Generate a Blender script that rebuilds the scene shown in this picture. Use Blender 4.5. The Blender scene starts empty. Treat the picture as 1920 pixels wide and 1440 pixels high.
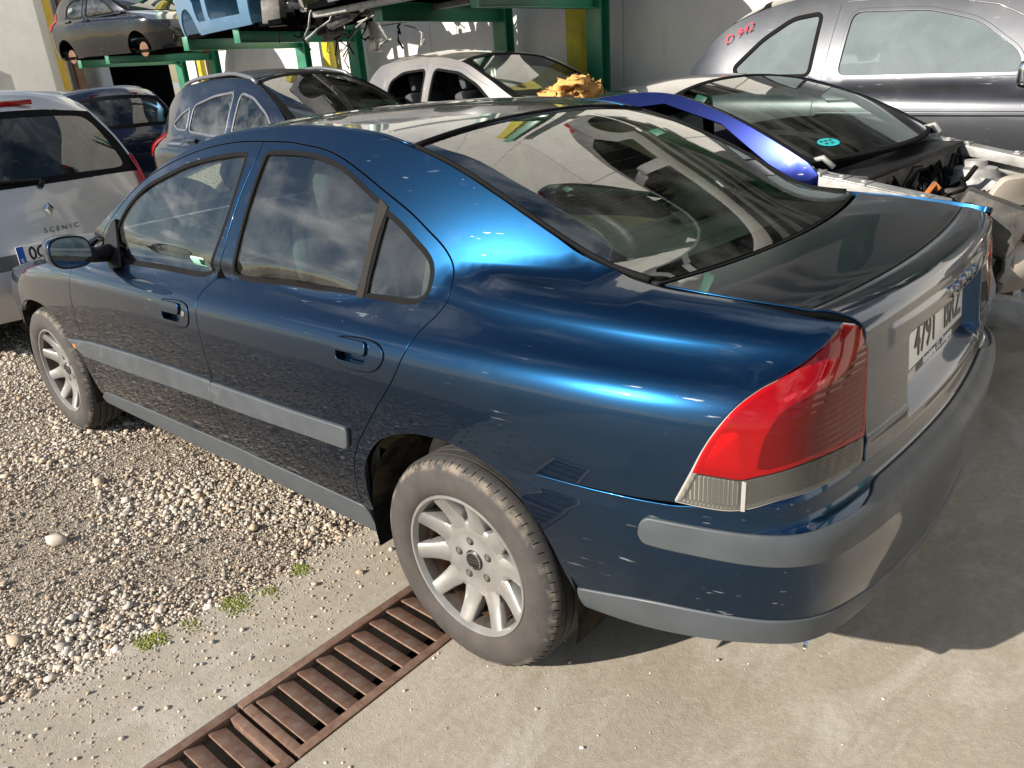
import bpy, bmesh, math, random
import numpy as np
from mathutils import Vector, Matrix, geometry as mgeo
R=math.radians
scene=bpy.context.scene
COL=scene.collection
# ------------------------------------------------------------------ camera
cam_d=bpy.data.cameras.new('camera'); cam=bpy.data.objects.new('camera',cam_d); COL.objects.link(cam)
_p,_y,_r=.392674,-.833792,-.070640
_f=Vector((math.cos(_p)*math.cos(_y),math.cos(_p)*math.sin(_y),-math.sin(_p)))
_rt=Vector((math.sin(_y),-math.cos(_y),0)); _u=_rt.cross(_f)
_r2=_rt*math.cos(_r)+_u*math.sin(_r); _u2=_u*math.cos(_r)-_rt*math.sin(_r)
cam.matrix_world=Matrix(((_r2.x,_u2.x,-_f.x,-1.29264),(_r2.y,_u2.y,-_f.y,2.04905),(_r2.z,_u2.z,-_f.z,1.55238),(0,0,0,1)))
cam_d.sensor_fit='HORIZONTAL'; cam_d.sensor_width=36; cam_d.lens=1463.93/1920*36
cam_d.clip_start=.02; cam_d.clip_end=2000
scene.camera=cam
# ------------------------------------------------------------------ sun and sky
SUN_AZ,SUN_EL=70.,27.            # azimuth from the +X axis, elevation (degrees)
sdir=Vector((math.cos(R(SUN_EL))*math.cos(R(SUN_AZ)),math.cos(R(SUN_EL))*math.sin(R(SUN_AZ)),math.sin(R(SUN_EL))))
sl=bpy.data.lights.new('sun','SUN'); sl.energy=5.0; sl.angle=R(.5); sl.color=(1,.925,.81)
so=bpy.data.objects.new('sun',sl); COL.objects.link(so); so.rotation_euler=sdir.to_track_quat('Z','Y').to_euler()
so.location=(0,0,20)
w=bpy.data.worlds.new('World'); scene.world=w; w.use_nodes=True
nt=w.node_tree; nt.nodes.clear()
def wn(t,**k):
    n=nt.nodes.new(t)
    for a,b in k.items(): setattr(n,a,b)
    return n
out=wn('ShaderNodeOutputWorld'); bg=wn('ShaderNodeBackground'); bg.inputs[1].default_value=.062
sky=wn('ShaderNodeTexSky',sky_type='NISHITA',sun_disc=False,sun_elevation=R(SUN_EL),sun_rotation=R(90-SUN_AZ),air_density=1.15,dust_density=.5,ozone_density=1.5)
tc=wn('ShaderNodeTexCoord'); sep=wn('ShaderNodeSeparateXYZ'); nt.links.new(tc.outputs['Generated'],sep.inputs[0])
mx=wn('ShaderNodeMath',operation='MAXIMUM'); nt.links.new(sep.outputs[2],mx.inputs[0]); mx.inputs[1].default_value=.0
ad=wn('ShaderNodeMath',operation='ADD'); nt.links.new(mx.outputs[0],ad.inputs[0]); ad.inputs[1].default_value=.18
dx=wn('ShaderNodeMath',operation='DIVIDE'); dy=wn('ShaderNodeMath',operation='DIVIDE')
nt.links.new(sep.outputs[0],dx.inputs[0]); nt.links.new(ad.outputs[0],dx.inputs[1]); nt.links.new(sep.outputs[1],dy.inputs[0]); nt.links.new(ad.outputs[0],dy.inputs[1])
cb=wn('ShaderNodeCombineXYZ'); nt.links.new(dx.outputs[0],cb.inputs[0]); nt.links.new(dy.outputs[0],cb.inputs[1])
nz=wn('ShaderNodeTexNoise'); nz.inputs['Scale'].default_value=1.7; nz.inputs['Detail'].default_value=9; nz.inputs['Roughness'].default_value=.58; nz.inputs['Distortion'].default_value=.35
nt.links.new(cb.outputs[0],nz.inputs['Vector'])
rp=wn('ShaderNodeValToRGB'); rp.color_ramp.elements[0].position=.50; rp.color_ramp.elements[1].position=.64
nt.links.new(nz.outputs[0],rp.inputs[0])
nz2=wn('ShaderNodeTexNoise'); nz2.inputs['Scale'].default_value=2.6; nz2.inputs['Detail'].default_value=6; nt.links.new(cb.outputs[0],nz2.inputs['Vector'])
cr2=wn('ShaderNodeValToRGB'); cr2.color_ramp.elements[0].position=.35; cr2.color_ramp.elements[0].color=(4.0,4.8,6.0,1); cr2.color_ramp.elements[1].position=.68; cr2.color_ramp.elements[1].color=(16,16.2,16.5,1)
nt.links.new(nz2.outputs[0],cr2.inputs[0])
mixc=wn('ShaderNodeMixRGB'); nt.links.new(rp.outputs[0],mixc.inputs[0]); nt.links.new(sky.outputs[0],mixc.inputs[1]); nt.links.new(cr2.outputs[0],mixc.inputs[2])
nt.links.new(mixc.outputs[0],bg.inputs[0]); nt.links.new(bg.outputs[0],out.inputs[0])
vs=scene.view_settings; vs.view_transform='Standard'; vs.look='None'; vs.exposure=.88; vs.gamma=1; vs.use_curve_mapping=False
scene.cycles.max_bounces=12; scene.cycles.transparent_max_bounces=24
try: scene.cycles.sample_clamp_indirect=8
except Exception: pass
# ------------------------------------------------------------------ helpers
rng=np.random.default_rng(7)
MATS={}
def newmat(name):
    m=bpy.data.materials.new(name); m.use_nodes=True; nt=m.node_tree; nt.nodes.clear()
    o=nt.nodes.new('ShaderNodeOutputMaterial'); MATS[name]=m; return m,nt,o
def N(nt,t,ins=None,**k):
    n=nt.nodes.new(t)
    for a,b in k.items(): setattr(n,a,b)
    if ins:
        for a,b in ins.items():
            if isinstance(b,bpy.types.NodeSocket): nt.links.new(b,n.inputs[a])
            else: n.inputs[a].default_value=b
    return n
def c4(c): return (c[0],c[1],c[2],1)
def ramp(nt,fac,stops):
    n=nt.nodes.new('ShaderNodeValToRGB'); nt.links.new(fac,n.inputs[0]); cr=n.color_ramp
    while len(cr.elements)<len(stops): cr.elements.new(.5)
    for e,(p,c) in zip(cr.elements,stops): e.position=p; e.color=c4(c) if len(c)==3 else c
    return n.outputs[0]
def noise(nt,scale,detail=4,rough=.55,vec=None,dist=0):
    n=N(nt,'ShaderNodeTexNoise',{'Scale':scale,'Detail':detail,'Roughness':rough,'Distortion':dist})
    if vec is not None: nt.links.new(vec,n.inputs['Vector'])
    return n.outputs[0]
def mixc_(nt,f,a,b,blend='MIX'):
    n=nt.nodes.new('ShaderNodeMixRGB'); n.blend_type=blend
    for i,v in enumerate((f,a,b)):
        if isinstance(v,bpy.types.NodeSocket): nt.links.new(v,n.inputs[i])
        elif i==0: n.inputs[0].default_value=v
        else: n.inputs[i].default_value=c4(v)
    return n.outputs[0]
def bump(nt,h,strength,dist=.01):
    n=N(nt,'ShaderNodeBump',{'Strength':strength,'Distance':dist,'Height':h}); return n.outputs[0]
def objco(nt): return N(nt,'ShaderNodeTexCoord').outputs['Object']
def simple(name,col,rough=.5,metal=0.,coat=0.,coatr=.03,var=.12,vscale=6.,bmp=0.,bscale=200.,spec=.5,dirt=None,dscale=3.,dlo=.5,dhi=.7):
    """plain surface with slight colour and gloss variation and optional dirt"""
    m,nt,o=newmat(name); co=objco(nt)
    f=noise(nt,vscale,5,.6,co)
    c=ramp(nt,f,[(.3,[x*(1-var) for x in col]),(.7,[min(1,x*(1+var)) for x in col])])
    rr=N(nt,'ShaderNodeMapRange',{'Value':f,'From Min':.3,'From Max':.7,'To Min':max(.0,rough*.8),'To Max':min(1,rough*1.2)}).outputs[0]
    b=N(nt,'ShaderNodeBsdfPrincipled',{'Metallic':metal,'Coat Weight':coat,'Coat Roughness':coatr,'Specular IOR Level':spec})
    if dirt is not None:
        d=noise(nt,dscale,8,.65,co,.4); df=ramp(nt,d,[(dlo,(0,0,0)),(dhi,(1,1,1))])
        c=mixc_(nt,df,c,dirt)
        rr=N(nt,'ShaderNodeMath',{0:df,1:.35},operation='MULTIPLY_ADD').outputs[0] if False else rr
        iv=N(nt,'ShaderNodeMath',{0:1.0,1:df},operation='SUBTRACT').outputs[0]
        nt.links.new(N(nt,'ShaderNodeMath',{0:iv,1:coat},operation='MULTIPLY').outputs[0],b.inputs['Coat Weight'])
        nt.links.new(N(nt,'ShaderNodeMath',{0:iv,1:metal},operation='MULTIPLY').outputs[0],b.inputs['Metallic'])
    nt.links.new(c,b.inputs['Base Color']); nt.links.new(rr,b.inputs['Roughness'])
    if bmp: nt.links.new(bump(nt,noise(nt,bscale,3,.6,co),bmp,.002),b.inputs['Normal'])
    nt.links.new(b.outputs[0],o.inputs[0]); return m
def paint(name,flake,deep,rough=.32,metal=.85,dust=.25,dustcol=(.32,.29,.25),dustlo=.55):
    """two-layer metallic car paint: flake coat seen through clear lacquer, with a film of dust and fine nicks"""
    m,nt,o=newmat(name); co=objco(nt)
    lw=N(nt,'ShaderNodeLayerWeight',{'Blend':.5}).outputs['Facing']
    fl=noise(nt,1400,1,.5,co)
    c=mixc_(nt,lw,flake,deep)
    c=mixc_(nt,.25,c,ramp(nt,fl,[(.3,[x*.4 for x in flake]),(.7,[min(1,x*1.7) for x in flake])]))
    d=noise(nt,2.3,8,.62,co,.3); df=ramp(nt,d,[(dustlo,(0,0,0)),(.9,(1,1,1))])
    sp=N(nt,'ShaderNodeTexVoronoi',{'Scale':38.,'Vector':co}); spk=ramp(nt,sp.outputs['Distance'],[(.02,(1,1,1)),(.045,(0,0,0))])
    gate=ramp(nt,noise(nt,3.1,3,.5,co),[(.56,(0,0,0)),(.62,(1,1,1))])
    nick=mixc_(nt,1.,spk,gate,'MULTIPLY')
    dd=N(nt,'ShaderNodeMath',{0:df,1:dust},operation='MULTIPLY').outputs[0]
    sm=N(nt,'ShaderNodeMapping',{'Vector':co,'Scale':(5.,30.,70.),'Rotation':(0,R(8),0)}).outputs[0]
    sc_=ramp(nt,noise(nt,1.6,3,.5,sm),[(.67,(0,0,0)),(.71,(1,1,1))]); sg=ramp(nt,noise(nt,4.5,3,.5,co),[(.52,(0,0,0)),(.60,(1,1,1))])
    scr=mixc_(nt,1.,sc_,sg,'MULTIPLY'); nick=N(nt,'ShaderNodeMath',{0:nick,1:N(nt,'ShaderNodeMath',{0:scr,1:.45},operation='MULTIPLY').outputs[0]},operation='MAXIMUM').outputs[0]
    c=mixc_(nt,dd,c,dustcol); c=mixc_(nt,nick,c,(.50,.51,.52))
    b=N(nt,'ShaderNodeBsdfPrincipled',{'Base Color':c,'Roughness':rough,'Coat Weight':1.,'Coat Roughness':.025,'Coat IOR':1.42})
    nt.links.new(N(nt,'ShaderNodeMath',{0:metal,1:N(nt,'ShaderNodeMath',{0:dd,1:nick},operation='MAXIMUM').outputs[0]},operation='SUBTRACT').outputs[0],b.inputs['Metallic'])
    nt.links.new(N(nt,'ShaderNodeMapRange',{'Value':df,'To Min':.015,'To Max':.05}).outputs[0],b.inputs['Coat Roughness'])
    wn2=bump(nt,N(nt,'ShaderNodeMath',{0:noise(nt,7,2,.4,co),1:N(nt,'ShaderNodeMath',{0:noise(nt,320,1,.4,co),1:.02},operation='MULTIPLY').outputs[0]},operation='ADD').outputs[0],.022,.02); nt.links.new(wn2,b.inputs['Coat Normal'])
    nt.links.new(b.outputs[0],o.inputs[0]); return m
def glassmat(name,tint=(.62,.72,.66),ior=1.5,dirt=.06,dirtcol=(.55,.55,.5),film=0.):
    m,nt,o=newmat(name); co=objco(nt)
    fr=N(nt,'ShaderNodeFresnel',{'IOR':ior}).outputs[0]
    tr=N(nt,'ShaderNodeBsdfTransparent',{'Color':c4(tint)}); gl=N(nt,'ShaderNodeBsdfGlossy',{'Color':(.95,.97,.97,1),'Roughness':.01})
    mx=N(nt,'ShaderNodeMixShader',{0:fr,1:tr.outputs[0],2:gl.outputs[0]})
    df=N(nt,'ShaderNodeBsdfDiffuse',{'Color':c4(dirtcol)})
    dn=ramp(nt,noise(nt,4,7,.65,co,.5),[(.4,(0,0,0)),(.8,(1,1,1))])
    mul=N(nt,'ShaderNodeMath',{0:dn,1:dirt*2,2:film},operation='MULTIPLY_ADD').outputs[0]
    mx2=N(nt,'ShaderNodeMixShader',{0:mul,1:mx.outputs[0],2:df.outputs[0]})
    nt.links.new(mx2.outputs[0],o.inputs[0]); return m

def put(name,me,mat,parent=None):
    o=bpy.data.objects.new(name,me); COL.objects.link(o)
    if mat is not None and len(me.materials)==0: me.materials.append(mat if not isinstance(mat,str) else MATS[mat])
    if parent is not None: o.parent=parent
    return o
def meshdata(name,verts,faces,normals=None,smooth=True):
    me=bpy.data.meshes.new(name); me.from_pydata([tuple(map(float,v)) for v in verts],[],[tuple(int(i) for i in f) for f in faces]); me.update()
    if smooth: me.polygons.foreach_set('use_smooth',[True]*len(me.polygons))
    if normals is not None: me.normals_split_custom_set_from_vertices([tuple(map(float,n)) for n in normals])
    return me
def empty(name,loc=(0,0,0),rot=(0,0,0),parent=None):
    o=bpy.data.objects.new(name,None); COL.objects.link(o); o.location=loc; o.rotation_euler=rot; o.empty_display_size=.2
    if parent is not None: o.parent=parent
    return o
def tag(o,label=None,cat=None,group=None,kind=None):
    if label: o['label']=label
    if cat: o['category']=cat
    if group: o['group']=group
    if kind: o['kind']=kind
    return o
def copy_tree(o,parent=None):
    c=o.copy(); COL.objects.link(c); c.parent=parent
    for ch in [x for x in bpy.data.objects if x.parent==o]: copy_tree(ch,c)
    return c
class MB:
    """collects simple solids into one mesh"""
    def __init__(s): s.v=[]; s.f=[]
    def add(s,v,f):
        n=len(s.v); s.v+= [tuple(map(float,p)) for p in v]; s.f+=[tuple(i+n for i in q) for q in f]; return s
    def box(s,a,b,M=None):
        (x0,y0,z0),(x1,y1,z1)=a,b
        v=[(x0,y0,z0),(x1,y0,z0),(x1,y1,z0),(x0,y1,z0),(x0,y0,z1),(x1,y0,z1),(x1,y1,z1),(x0,y1,z1)]
        if M is not None: v=[tuple(M@Vector(p)) for p in v]
        return s.add(v,[(0,3,2,1),(4,5,6,7),(0,1,5,4),(1,2,6,5),(2,3,7,6),(3,0,4,7)])
    def beam(s,p,q,w,h,up=(0,0,1)):
        p=Vector(p);q=Vector(q);d=(q-p);L=d.length;d.normalize();up=Vector(up);sd=d.cross(up)
        if sd.length<1e-4: sd=d.cross(Vector((1,0,0)))
        sd.normalize(); u=sd.cross(d)
        M=Matrix(((d.x,sd.x,u.x,p.x),(d.y,sd.y,u.y,p.y),(d.z,sd.z,u.z,p.z),(0,0,0,1)))
        return s.box((0,-w/2,-h/2),(L,w/2,h/2),M)
    def tube(s,pts,rad,n=8,cap=True):
        P=[Vector(p) for p in pts]; rads=rad if hasattr(rad,'__len__') else [rad]*len(P)
        base=len(s.v); ref=Vector((0,0,1))
        for i,p in enumerate(P):
            t=(P[min(i+1,len(P)-1)]-P[max(i-1,0)]).normalized()
            a=t.cross(ref)
            if a.length<.05: a=t.cross(Vector((1,0,0)))
            a.normalize(); b=a.cross(t)
            for k in range(n):
                th=2*math.pi*k/n; q=p+(a*math.cos(th)+b*math.sin(th))*rads[i]; s.v.append(tuple(q))
        for i in range(len(P)-1):
            for k in range(n):
                k2=(k+1)%n; s.f.append((base+i*n+k,base+i*n+k2,base+(i+1)*n+k2,base+(i+1)*n+k))
        if cap:
            s.f.append(tuple(base+k for k in range(n))[::-1]); s.f.append(tuple(base+(len(P)-1)*n+k for k in range(n)))
        return s
    def lathe(s,prof,n=48,axis='y',c=(0,0,0),closed=False):
        base=len(s.v); m=len(prof)
        for k in range(n):
            th=2*math.pi*k/n
            for (r_,h) in prof:
                a,b=r_*math.cos(th),r_*math.sin(th)
                p={'y':(a,h,b),'z':(a,b,h),'x':(h,a,b)}[axis]; s.v.append((p[0]+c[0],p[1]+c[1],p[2]+c[2]))
        for k in range(n):
            k2=(k+1)%n
            for j in range(m if closed else m-1):
                j2=(j+1)%m; s.f.append((base+k*m+j,base+k*m+j2,base+k2*m+j2,base+k2*m+j))
        return s
    def prism(s,poly,h0,h1,axis='z'):
        base=len(s.v); n=len(poly)
        def P(a,b,h): return {'z':(a,b,h),'y':(a,h,b),'x':(h,a,b)}[axis]
        for h in (h0,h1):
            for a,b in poly: s.v.append(P(a,b,h))
        s.f.append(tuple(base+i for i in range(n))[::-1]); s.f.append(tuple(base+n+i for i in range(n)))
        for i in range(n): s.f.append((base+i,base+(i+1)%n,base+n+(i+1)%n,base+n+i))
        return s
    def build(s,name,mat,parent=None,bevel=0.,smooth=False,segs=2,sub=0,auto=None):
        bm=bmesh.new(); vs=[bm.verts.new(v) for v in s.v]
        for f in s.f:
            try: bm.faces.new([vs[i] for i in f])
            except ValueError: pass
        bmesh.ops.recalc_face_normals(bm,faces=bm.faces)
        if bevel:
            bmesh.ops.bevel(bm,geom=[e for e in bm.edges if len(e.link_faces)==2 and e.calc_face_angle(0)>.5],offset=bevel,segments=segs,affect='EDGES',profile=.6,clamp_overlap=True)
        me=bpy.data.meshes.new(name); bm.to_mesh(me); bm.free()
        if smooth or bevel: me.polygons.foreach_set('use_smooth',[True]*len(me.polygons))
        o=put(name,me,mat,parent)
        if bevel or auto:
            try: me.set_sharp_from_angle(angle=auto or R(38))
            except Exception: pass
        if sub:
            md=o.modifiers.new('sub','SUBSURF'); md.levels=md.render_levels=sub
        return o
# ---- trimmed sheets: a smooth surface F(u,v) cut to an outline, with a rolled edge
def cat(pts,step=.02,closed=False,n=None):
    p=np.array(pts,float)
    if len(p)<3 and not closed: return dens(p,step)
    q=np.vstack([p[-1:],p,p[:2]]) if closed else np.vstack([2*p[:1]-p[1:2],p,2*p[-1:]-p[-2:-1]])
    o=[]
    for i in range(1,len(q)-2):
        a,b,c,d=q[i-1],q[i],q[i+1],q[i+2]; L=np.linalg.norm(c-b); m=max(1,int(math.ceil(L/step)))
        t=np.arange(m)[:,None]/m
        o.append(.5*((2*b)+(-a+c)*t+(2*a-5*b+4*c-d)*t*t+(-a+3*b-3*c+d)*t**3))
    o=np.vstack(o)
    if not closed: o=np.vstack([o,p[-1:]])
    return o
def dens(pts,step,closed=False):
    p=np.array(pts,float); 
    if closed: p=np.vstack([p,p[:1]])
    o=[]
    for a,b in zip(p[:-1],p[1:]):
        m=max(1,int(math.ceil(np.linalg.norm(b-a)/step))); o.append(a+(b-a)*np.arange(m)[:,None]/m)
    if not closed: o.append(p[-1:])
    return np.vstack(o)
def join(*cs):
    o=[]
    for c in cs:
        for p in np.asarray(c,float):
            if not o or np.linalg.norm(p-o[-1])>1e-4: o.append(p)
    if np.linalg.norm(o[0]-o[-1])<1e-4: o.pop()
    return np.array(o)
def rounded(pts,r,n=5):
    p=np.array(pts,float); o=[]; m=len(p)
    rr=r if hasattr(r,'__len__') else [r]*m
    for i in range(m):
        a,b,c=p[i-1],p[i],p[(i+1)%m]; u=(a-b)/np.linalg.norm(a-b); v=(c-b)/np.linalg.norm(c-b)
        k=min(rr[i],.45*np.linalg.norm(a-b),.45*np.linalg.norm(c-b)); s_,e_=b+u*k,b+v*k
        for t in np.linspace(0,1,n): o.append((1-t)**2*s_+2*t*(1-t)*b+t*t*e_)
    return np.array(o)
def area(p): return .5*np.sum(p[:,0]*np.roll(p[:,1],-1)-np.roll(p[:,0],-1)*p[:,1])
def offset(p,d):
    """move a closed outline inwards by d"""
    if area(p)<0: p=p[::-1]
    t=np.roll(p,-1,0)-np.roll(p,1,0); t/=np.linalg.norm(t,axis=1)[:,None]+1e-12
    return p+np.stack([-t[:,1],t[:,0]],1)*d
def inpoly(P,poly):
    x,y=P[:,0],P[:,1]; c=np.zeros(len(P),bool); n=len(poly); j=n-1
    for i in range(n):
        a,b=poly[i],poly[j]
        if a[1]!=b[1]:
            k=((a[1]>y)!=(b[1]>y))&(x<(b[0]-a[0])*(y-a[1])/(b[1]-a[1])+a[0]); c^=k
        j=i
    return c
def segdist(P,poly):
    a=poly; b=np.roll(poly,-1,0); d=np.full(len(P),1e9)
    for s,e in zip(a,b):
        v=e-s; t=np.clip(((P-s)@v)/(v@v+1e-15),0,1); d=np.minimum(d,np.linalg.norm(P-s-t[:,None]*v,axis=1))
    return d
def fill(poly,holes,step):
    loops=[poly]+list(holes); lo=poly.min(0); hi=poly.max(0)
    gx=np.arange(lo[0]+step*.5,hi[0],step); gy=np.arange(lo[1]+step*.43,hi[1],step*.87)
    G=np.array([(x+(step*.5 if j%2 else 0),y) for j,y in enumerate(gy) for x in gx]).reshape(-1,2)
    if len(G):
        k=inpoly(G,poly)
        for h in holes: k&=~inpoly(G,h)
        G=G[k]
    if len(G):
        k=np.ones(len(G),bool)
        for l in loops: k&=segdist(G,l)>step*.45
        G=G[k]
    V=np.vstack(loops+([G] if len(G) else [])); E=[]; b=0
    for l in loops:
        n=len(l); E+=[(b+i,b+(i+1)%n) for i in range(n)]; b+=n
    r_=mgeo.delaunay_2d_cdt([Vector((float(x),float(y))) for x,y in V],E,[],0,1e-7)
    ov=np.array([(v.x,v.y) for v in r_[0]]); F=np.array([f for f in r_[2] if len(f)==3])
    c=ov[F].mean(1); k=inpoly(c,poly)
    for h in holes: k&=~inpoly(c,h)
    F=F[k]
    # map loops to output indices
    idx=[None]*len(V)
    for oi,src in enumerate(r_[3]):
        for s_ in src: idx[s_]=oi
    L=[];b=0
    for l in loops: L.append([idx[b+i] for i in range(len(l))]); b+=len(l)
    return ov,F,L
def sheetnormals(F,U,V,out):
    e=5e-4
    du=F(U+e,V)-F(U-e,V); dv=F(U,V+e)-F(U,V-e); n=np.cross(du,dv); n/=np.linalg.norm(n,axis=1)[:,None]+1e-12
    return n
def panel(name,F,poly,mat,parent=None,holes=(),step=.03,inset=.0,er=.003,depth=.012,out=None,off=0.,double=False,rim=True,bstep=None,hinset=0.):
    """cut sheet F to poly; rolled edge of radius er, returned inwards by depth; off lifts it along the normal"""
    poly=np.asarray(poly,float)
    if area(poly)<0: poly=poly[::-1]
    poly=dens(poly,bstep or step,True)
    if inset: poly=offset(poly,inset)
    hs=[]
    for h in holes:
        h=np.asarray(h,float); h=dens(h if area(h)>0 else h[::-1],bstep or step,True)
        if hinset: h=offset(h,hinset)
        hs.append(h)
    uv,T,L=fill(poly,hs,step)
    P=F(uv[:,0],uv[:,1]); Nn=sheetnormals(F,uv[:,0],uv[:,1],out)
    if callable(out): o_=out(P)
    elif out is None: o_=P-np.array([1.3,0,.6])
    else: o_=np.broadcast_to(np.array(out,float),P.shape)
    if np.sum(np.einsum('ij,ij->i',Nn,o_))<0: Nn=-Nn
    P=P+Nn*off
    fn=np.cross(P[T[:,1]]-P[T[:,0]],P[T[:,2]]-P[T[:,0]]); s=np.einsum('ij,ij->i',fn,Nn[T].sum(1))
    T=np.where((s<0)[:,None],T[:,::-1],T)
    verts=[P]; norms=[Nn]; faces=[tuple(t) for t in T]; nb=len(P)
    if rim and depth>0:
        for li,l in enumerate(L):
            l=[i for k,i in enumerate(l) if i!=l[k-1]]
            p=P[l]; n=Nn[l]; t=np.roll(p,-1,0)-np.roll(p,1,0); t/=np.linalg.norm(t,axis=1)[:,None]+1e-12
            o=np.cross(t,n)
            # outward = away from panel material: test with uv
            k=len(l)//3; mid=uv[l]; q=np.roll(mid,-1,0)-np.roll(mid,1,0)
            tc_=p-o*.002
            # choose sign by polygon orientation in uv mapped through F
            tuv=np.stack([q[:,1],-q[:,0]],1); tuv/=np.linalg.norm(tuv,axis=1)[:,None]+1e-12
            if li>0: tuv=-tuv
            o2=F(mid[:,0]+tuv[:,0]*1e-3,mid[:,1]+tuv[:,1]*1e-3)-F(mid[:,0],mid[:,1])
            sg=np.sign(np.einsum('ij,ij->i',o,o2)); sg[sg==0]=1; o=o*sg[:,None]
            m_=len(l); c1=nb; r1=p+o*er*.7-n*er*.3; r2=p+o*er-n*er; r3=p+o*er-n*depth
            verts+=[r1,r2,r3]; nn1=n+o; nn1/=np.linalg.norm(nn1,axis=1)[:,None]+1e-12
            norms+=[nn1,o,o]; nb+=3*m_
            ids=[l,list(range(c1,c1+m_)),list(range(c1+m_,c1+2*m_)),list(range(c1+2*m_,c1+3*m_))]
            AV=np.vstack(verts)
            for a,b in zip(ids[:-1],ids[1:]):
                for i in range(m_):
                    j=(i+1)%m_; f=(a[i],a[j],b[j],b[i])
                    pn=np.cross(AV[f[1]]-AV[f[0]],AV[f[3]]-AV[f[0]])
                    if pn@(o[i]+n[i]*.5)<0: f=f[::-1]
                    faces.append(f)
    me=meshdata(name,np.vstack(verts),faces,np.vstack(norms))
    ob=put(name,me,mat,parent); return ob
def mir(F): return lambda u,v: F(u,v)*np.array([1.,-1.,1.])
def grid(name,F,u,v,mat,parent=None,out=None,normals=True):
    U,V=np.meshgrid(u,v,indexing='ij'); P=F(U.ravel(),V.ravel()); Nn=sheetnormals(F,U.ravel(),V.ravel(),out)
    o_=P-np.array([1.3,0,.6]) if out is None else np.broadcast_to(np.array(out,float),P.shape)
    fl=np.sum(np.einsum('ij,ij->i',Nn,o_))<0
    if fl: Nn=-Nn
    n,m=len(u),len(v); f=[]
    for i in range(n-1):
        for j in range(m-1):
            q=(i*m+j,(i+1)*m+j,(i+1)*m+j+1,i*m+j+1); f.append(q[::-1] if fl else q)
    return put(name,meshdata(name,P,f,Nn if normals else None),mat,parent)
def rows(rws,smooth=True):
    """surface across the car: each row (xc,zc,xe,ye,ze) = centre point and edge point; F(t,v), v metric about 0.6 at the edge"""
    r_=np.array(rws,float); d=np.sqrt(np.sum(np.diff(r_[:,[0,1]],axis=0)**2,1)); t=np.concatenate([[0],np.cumsum(d)])
    sp=[Spl(list(zip(t,r_[:,k]))) for k in range(5)]
    def F(u,v,p=2.2):
        u=np.asarray(u,float); w=np.asarray(v,float)/.6
        xc,zc,xe,ye,ze=[s(u) for s in sp]
        return np.stack([xe+(xc-xe)*(1-w*w),w*ye,ze+(zc-ze)*(1-np.abs(w)**p)],-1)
    F.L=t[-1]; F.t=t; return F
def textmesh(body,size,extrude=.0,font_w=1.,bold=0.,align='CENTER'):
    cu=bpy.data.curves.new('txt','FONT'); cu.body=body; cu.size=size; cu.extrude=extrude; cu.align_x=align; cu.align_y='CENTER'; cu.offset=bold
    o=bpy.data.objects.new('txt',cu); COL.objects.link(o); dg=bpy.context.evaluated_depsgraph_get(); dg.update()
    me=bpy.data.meshes.new_from_object(o.evaluated_get(dg)); bpy.data.objects.remove(o); 
    for v in me.vertices: v.co.x*=font_w
    return me
def place_text(name,body,size,origin,xdir,ydir,mat,parent,extrude=.001,font_w=1.,bold=0.,align='CENTER'):
    me=textmesh(body,size,extrude,font_w,bold,align); x=Vector(xdir).normalized(); y=Vector(ydir); y=(y-x*y.dot(x)).normalized(); z=x.cross(y)
    M=Matrix(((x.x,y.x,z.x,origin[0]),(x.y,y.y,z.y,origin[1]),(x.z,y.z,z.z,origin[2]),(0,0,0,1)))
    me.transform(M); me.materials.clear(); return put(name,me,mat,parent)
# ------------------------------------------------------------------ shared materials
paint('blue_paint',(.0024,.034,.090),(.0012,.004,.015),rough=.28,metal=.95,dust=.05)
simple('black_plastic',(.012,.012,.0135),.5,var=.2,spec=.2)
simple('black_rubber',(.012,.012,.0125),.8,var=.25,spec=.03)
simple('grey_plastic',(.056,.064,.072),.5,var=.10,vscale=9,bmp=.12,bscale=900,dirt=(.2,.2,.19),dscale=6,dlo=.6,dhi=.95)
simple('gap_black',(.004,.004,.0045),.9,spec=0.)
simple('arch_liner',(.012,.012,.012),.85,var=.4,spec=.05,dirt=(.10,.075,.045),dscale=9,dlo=.45,dhi=.85)
glassmat('clear_glass',(.72,.87,.77),2.0,.04)
glassmat('tinted_glass',(.34,.42,.42),1.65,.08)
simple('mirror_glass',(.75,.82,.85),.02,1.0,var=.02)
simple('chrome',(.75,.75,.74),.12,1.0,var=.05)
simple('beige_cloth',(.50,.46,.37),.9,var=.12,vscale=20,bmp=.1,bscale=500)
simple('beige_trim',(.56,.53,.44),.7,var=.08)
simple('dark_cloth',(.05,.055,.065),.9,var=.2,bmp=.1,bscale=500)
simple('dark_trim',(.03,.033,.036),.6,var=.2)
simple('headliner',(.55,.52,.45),.95,var=.05)
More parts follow.
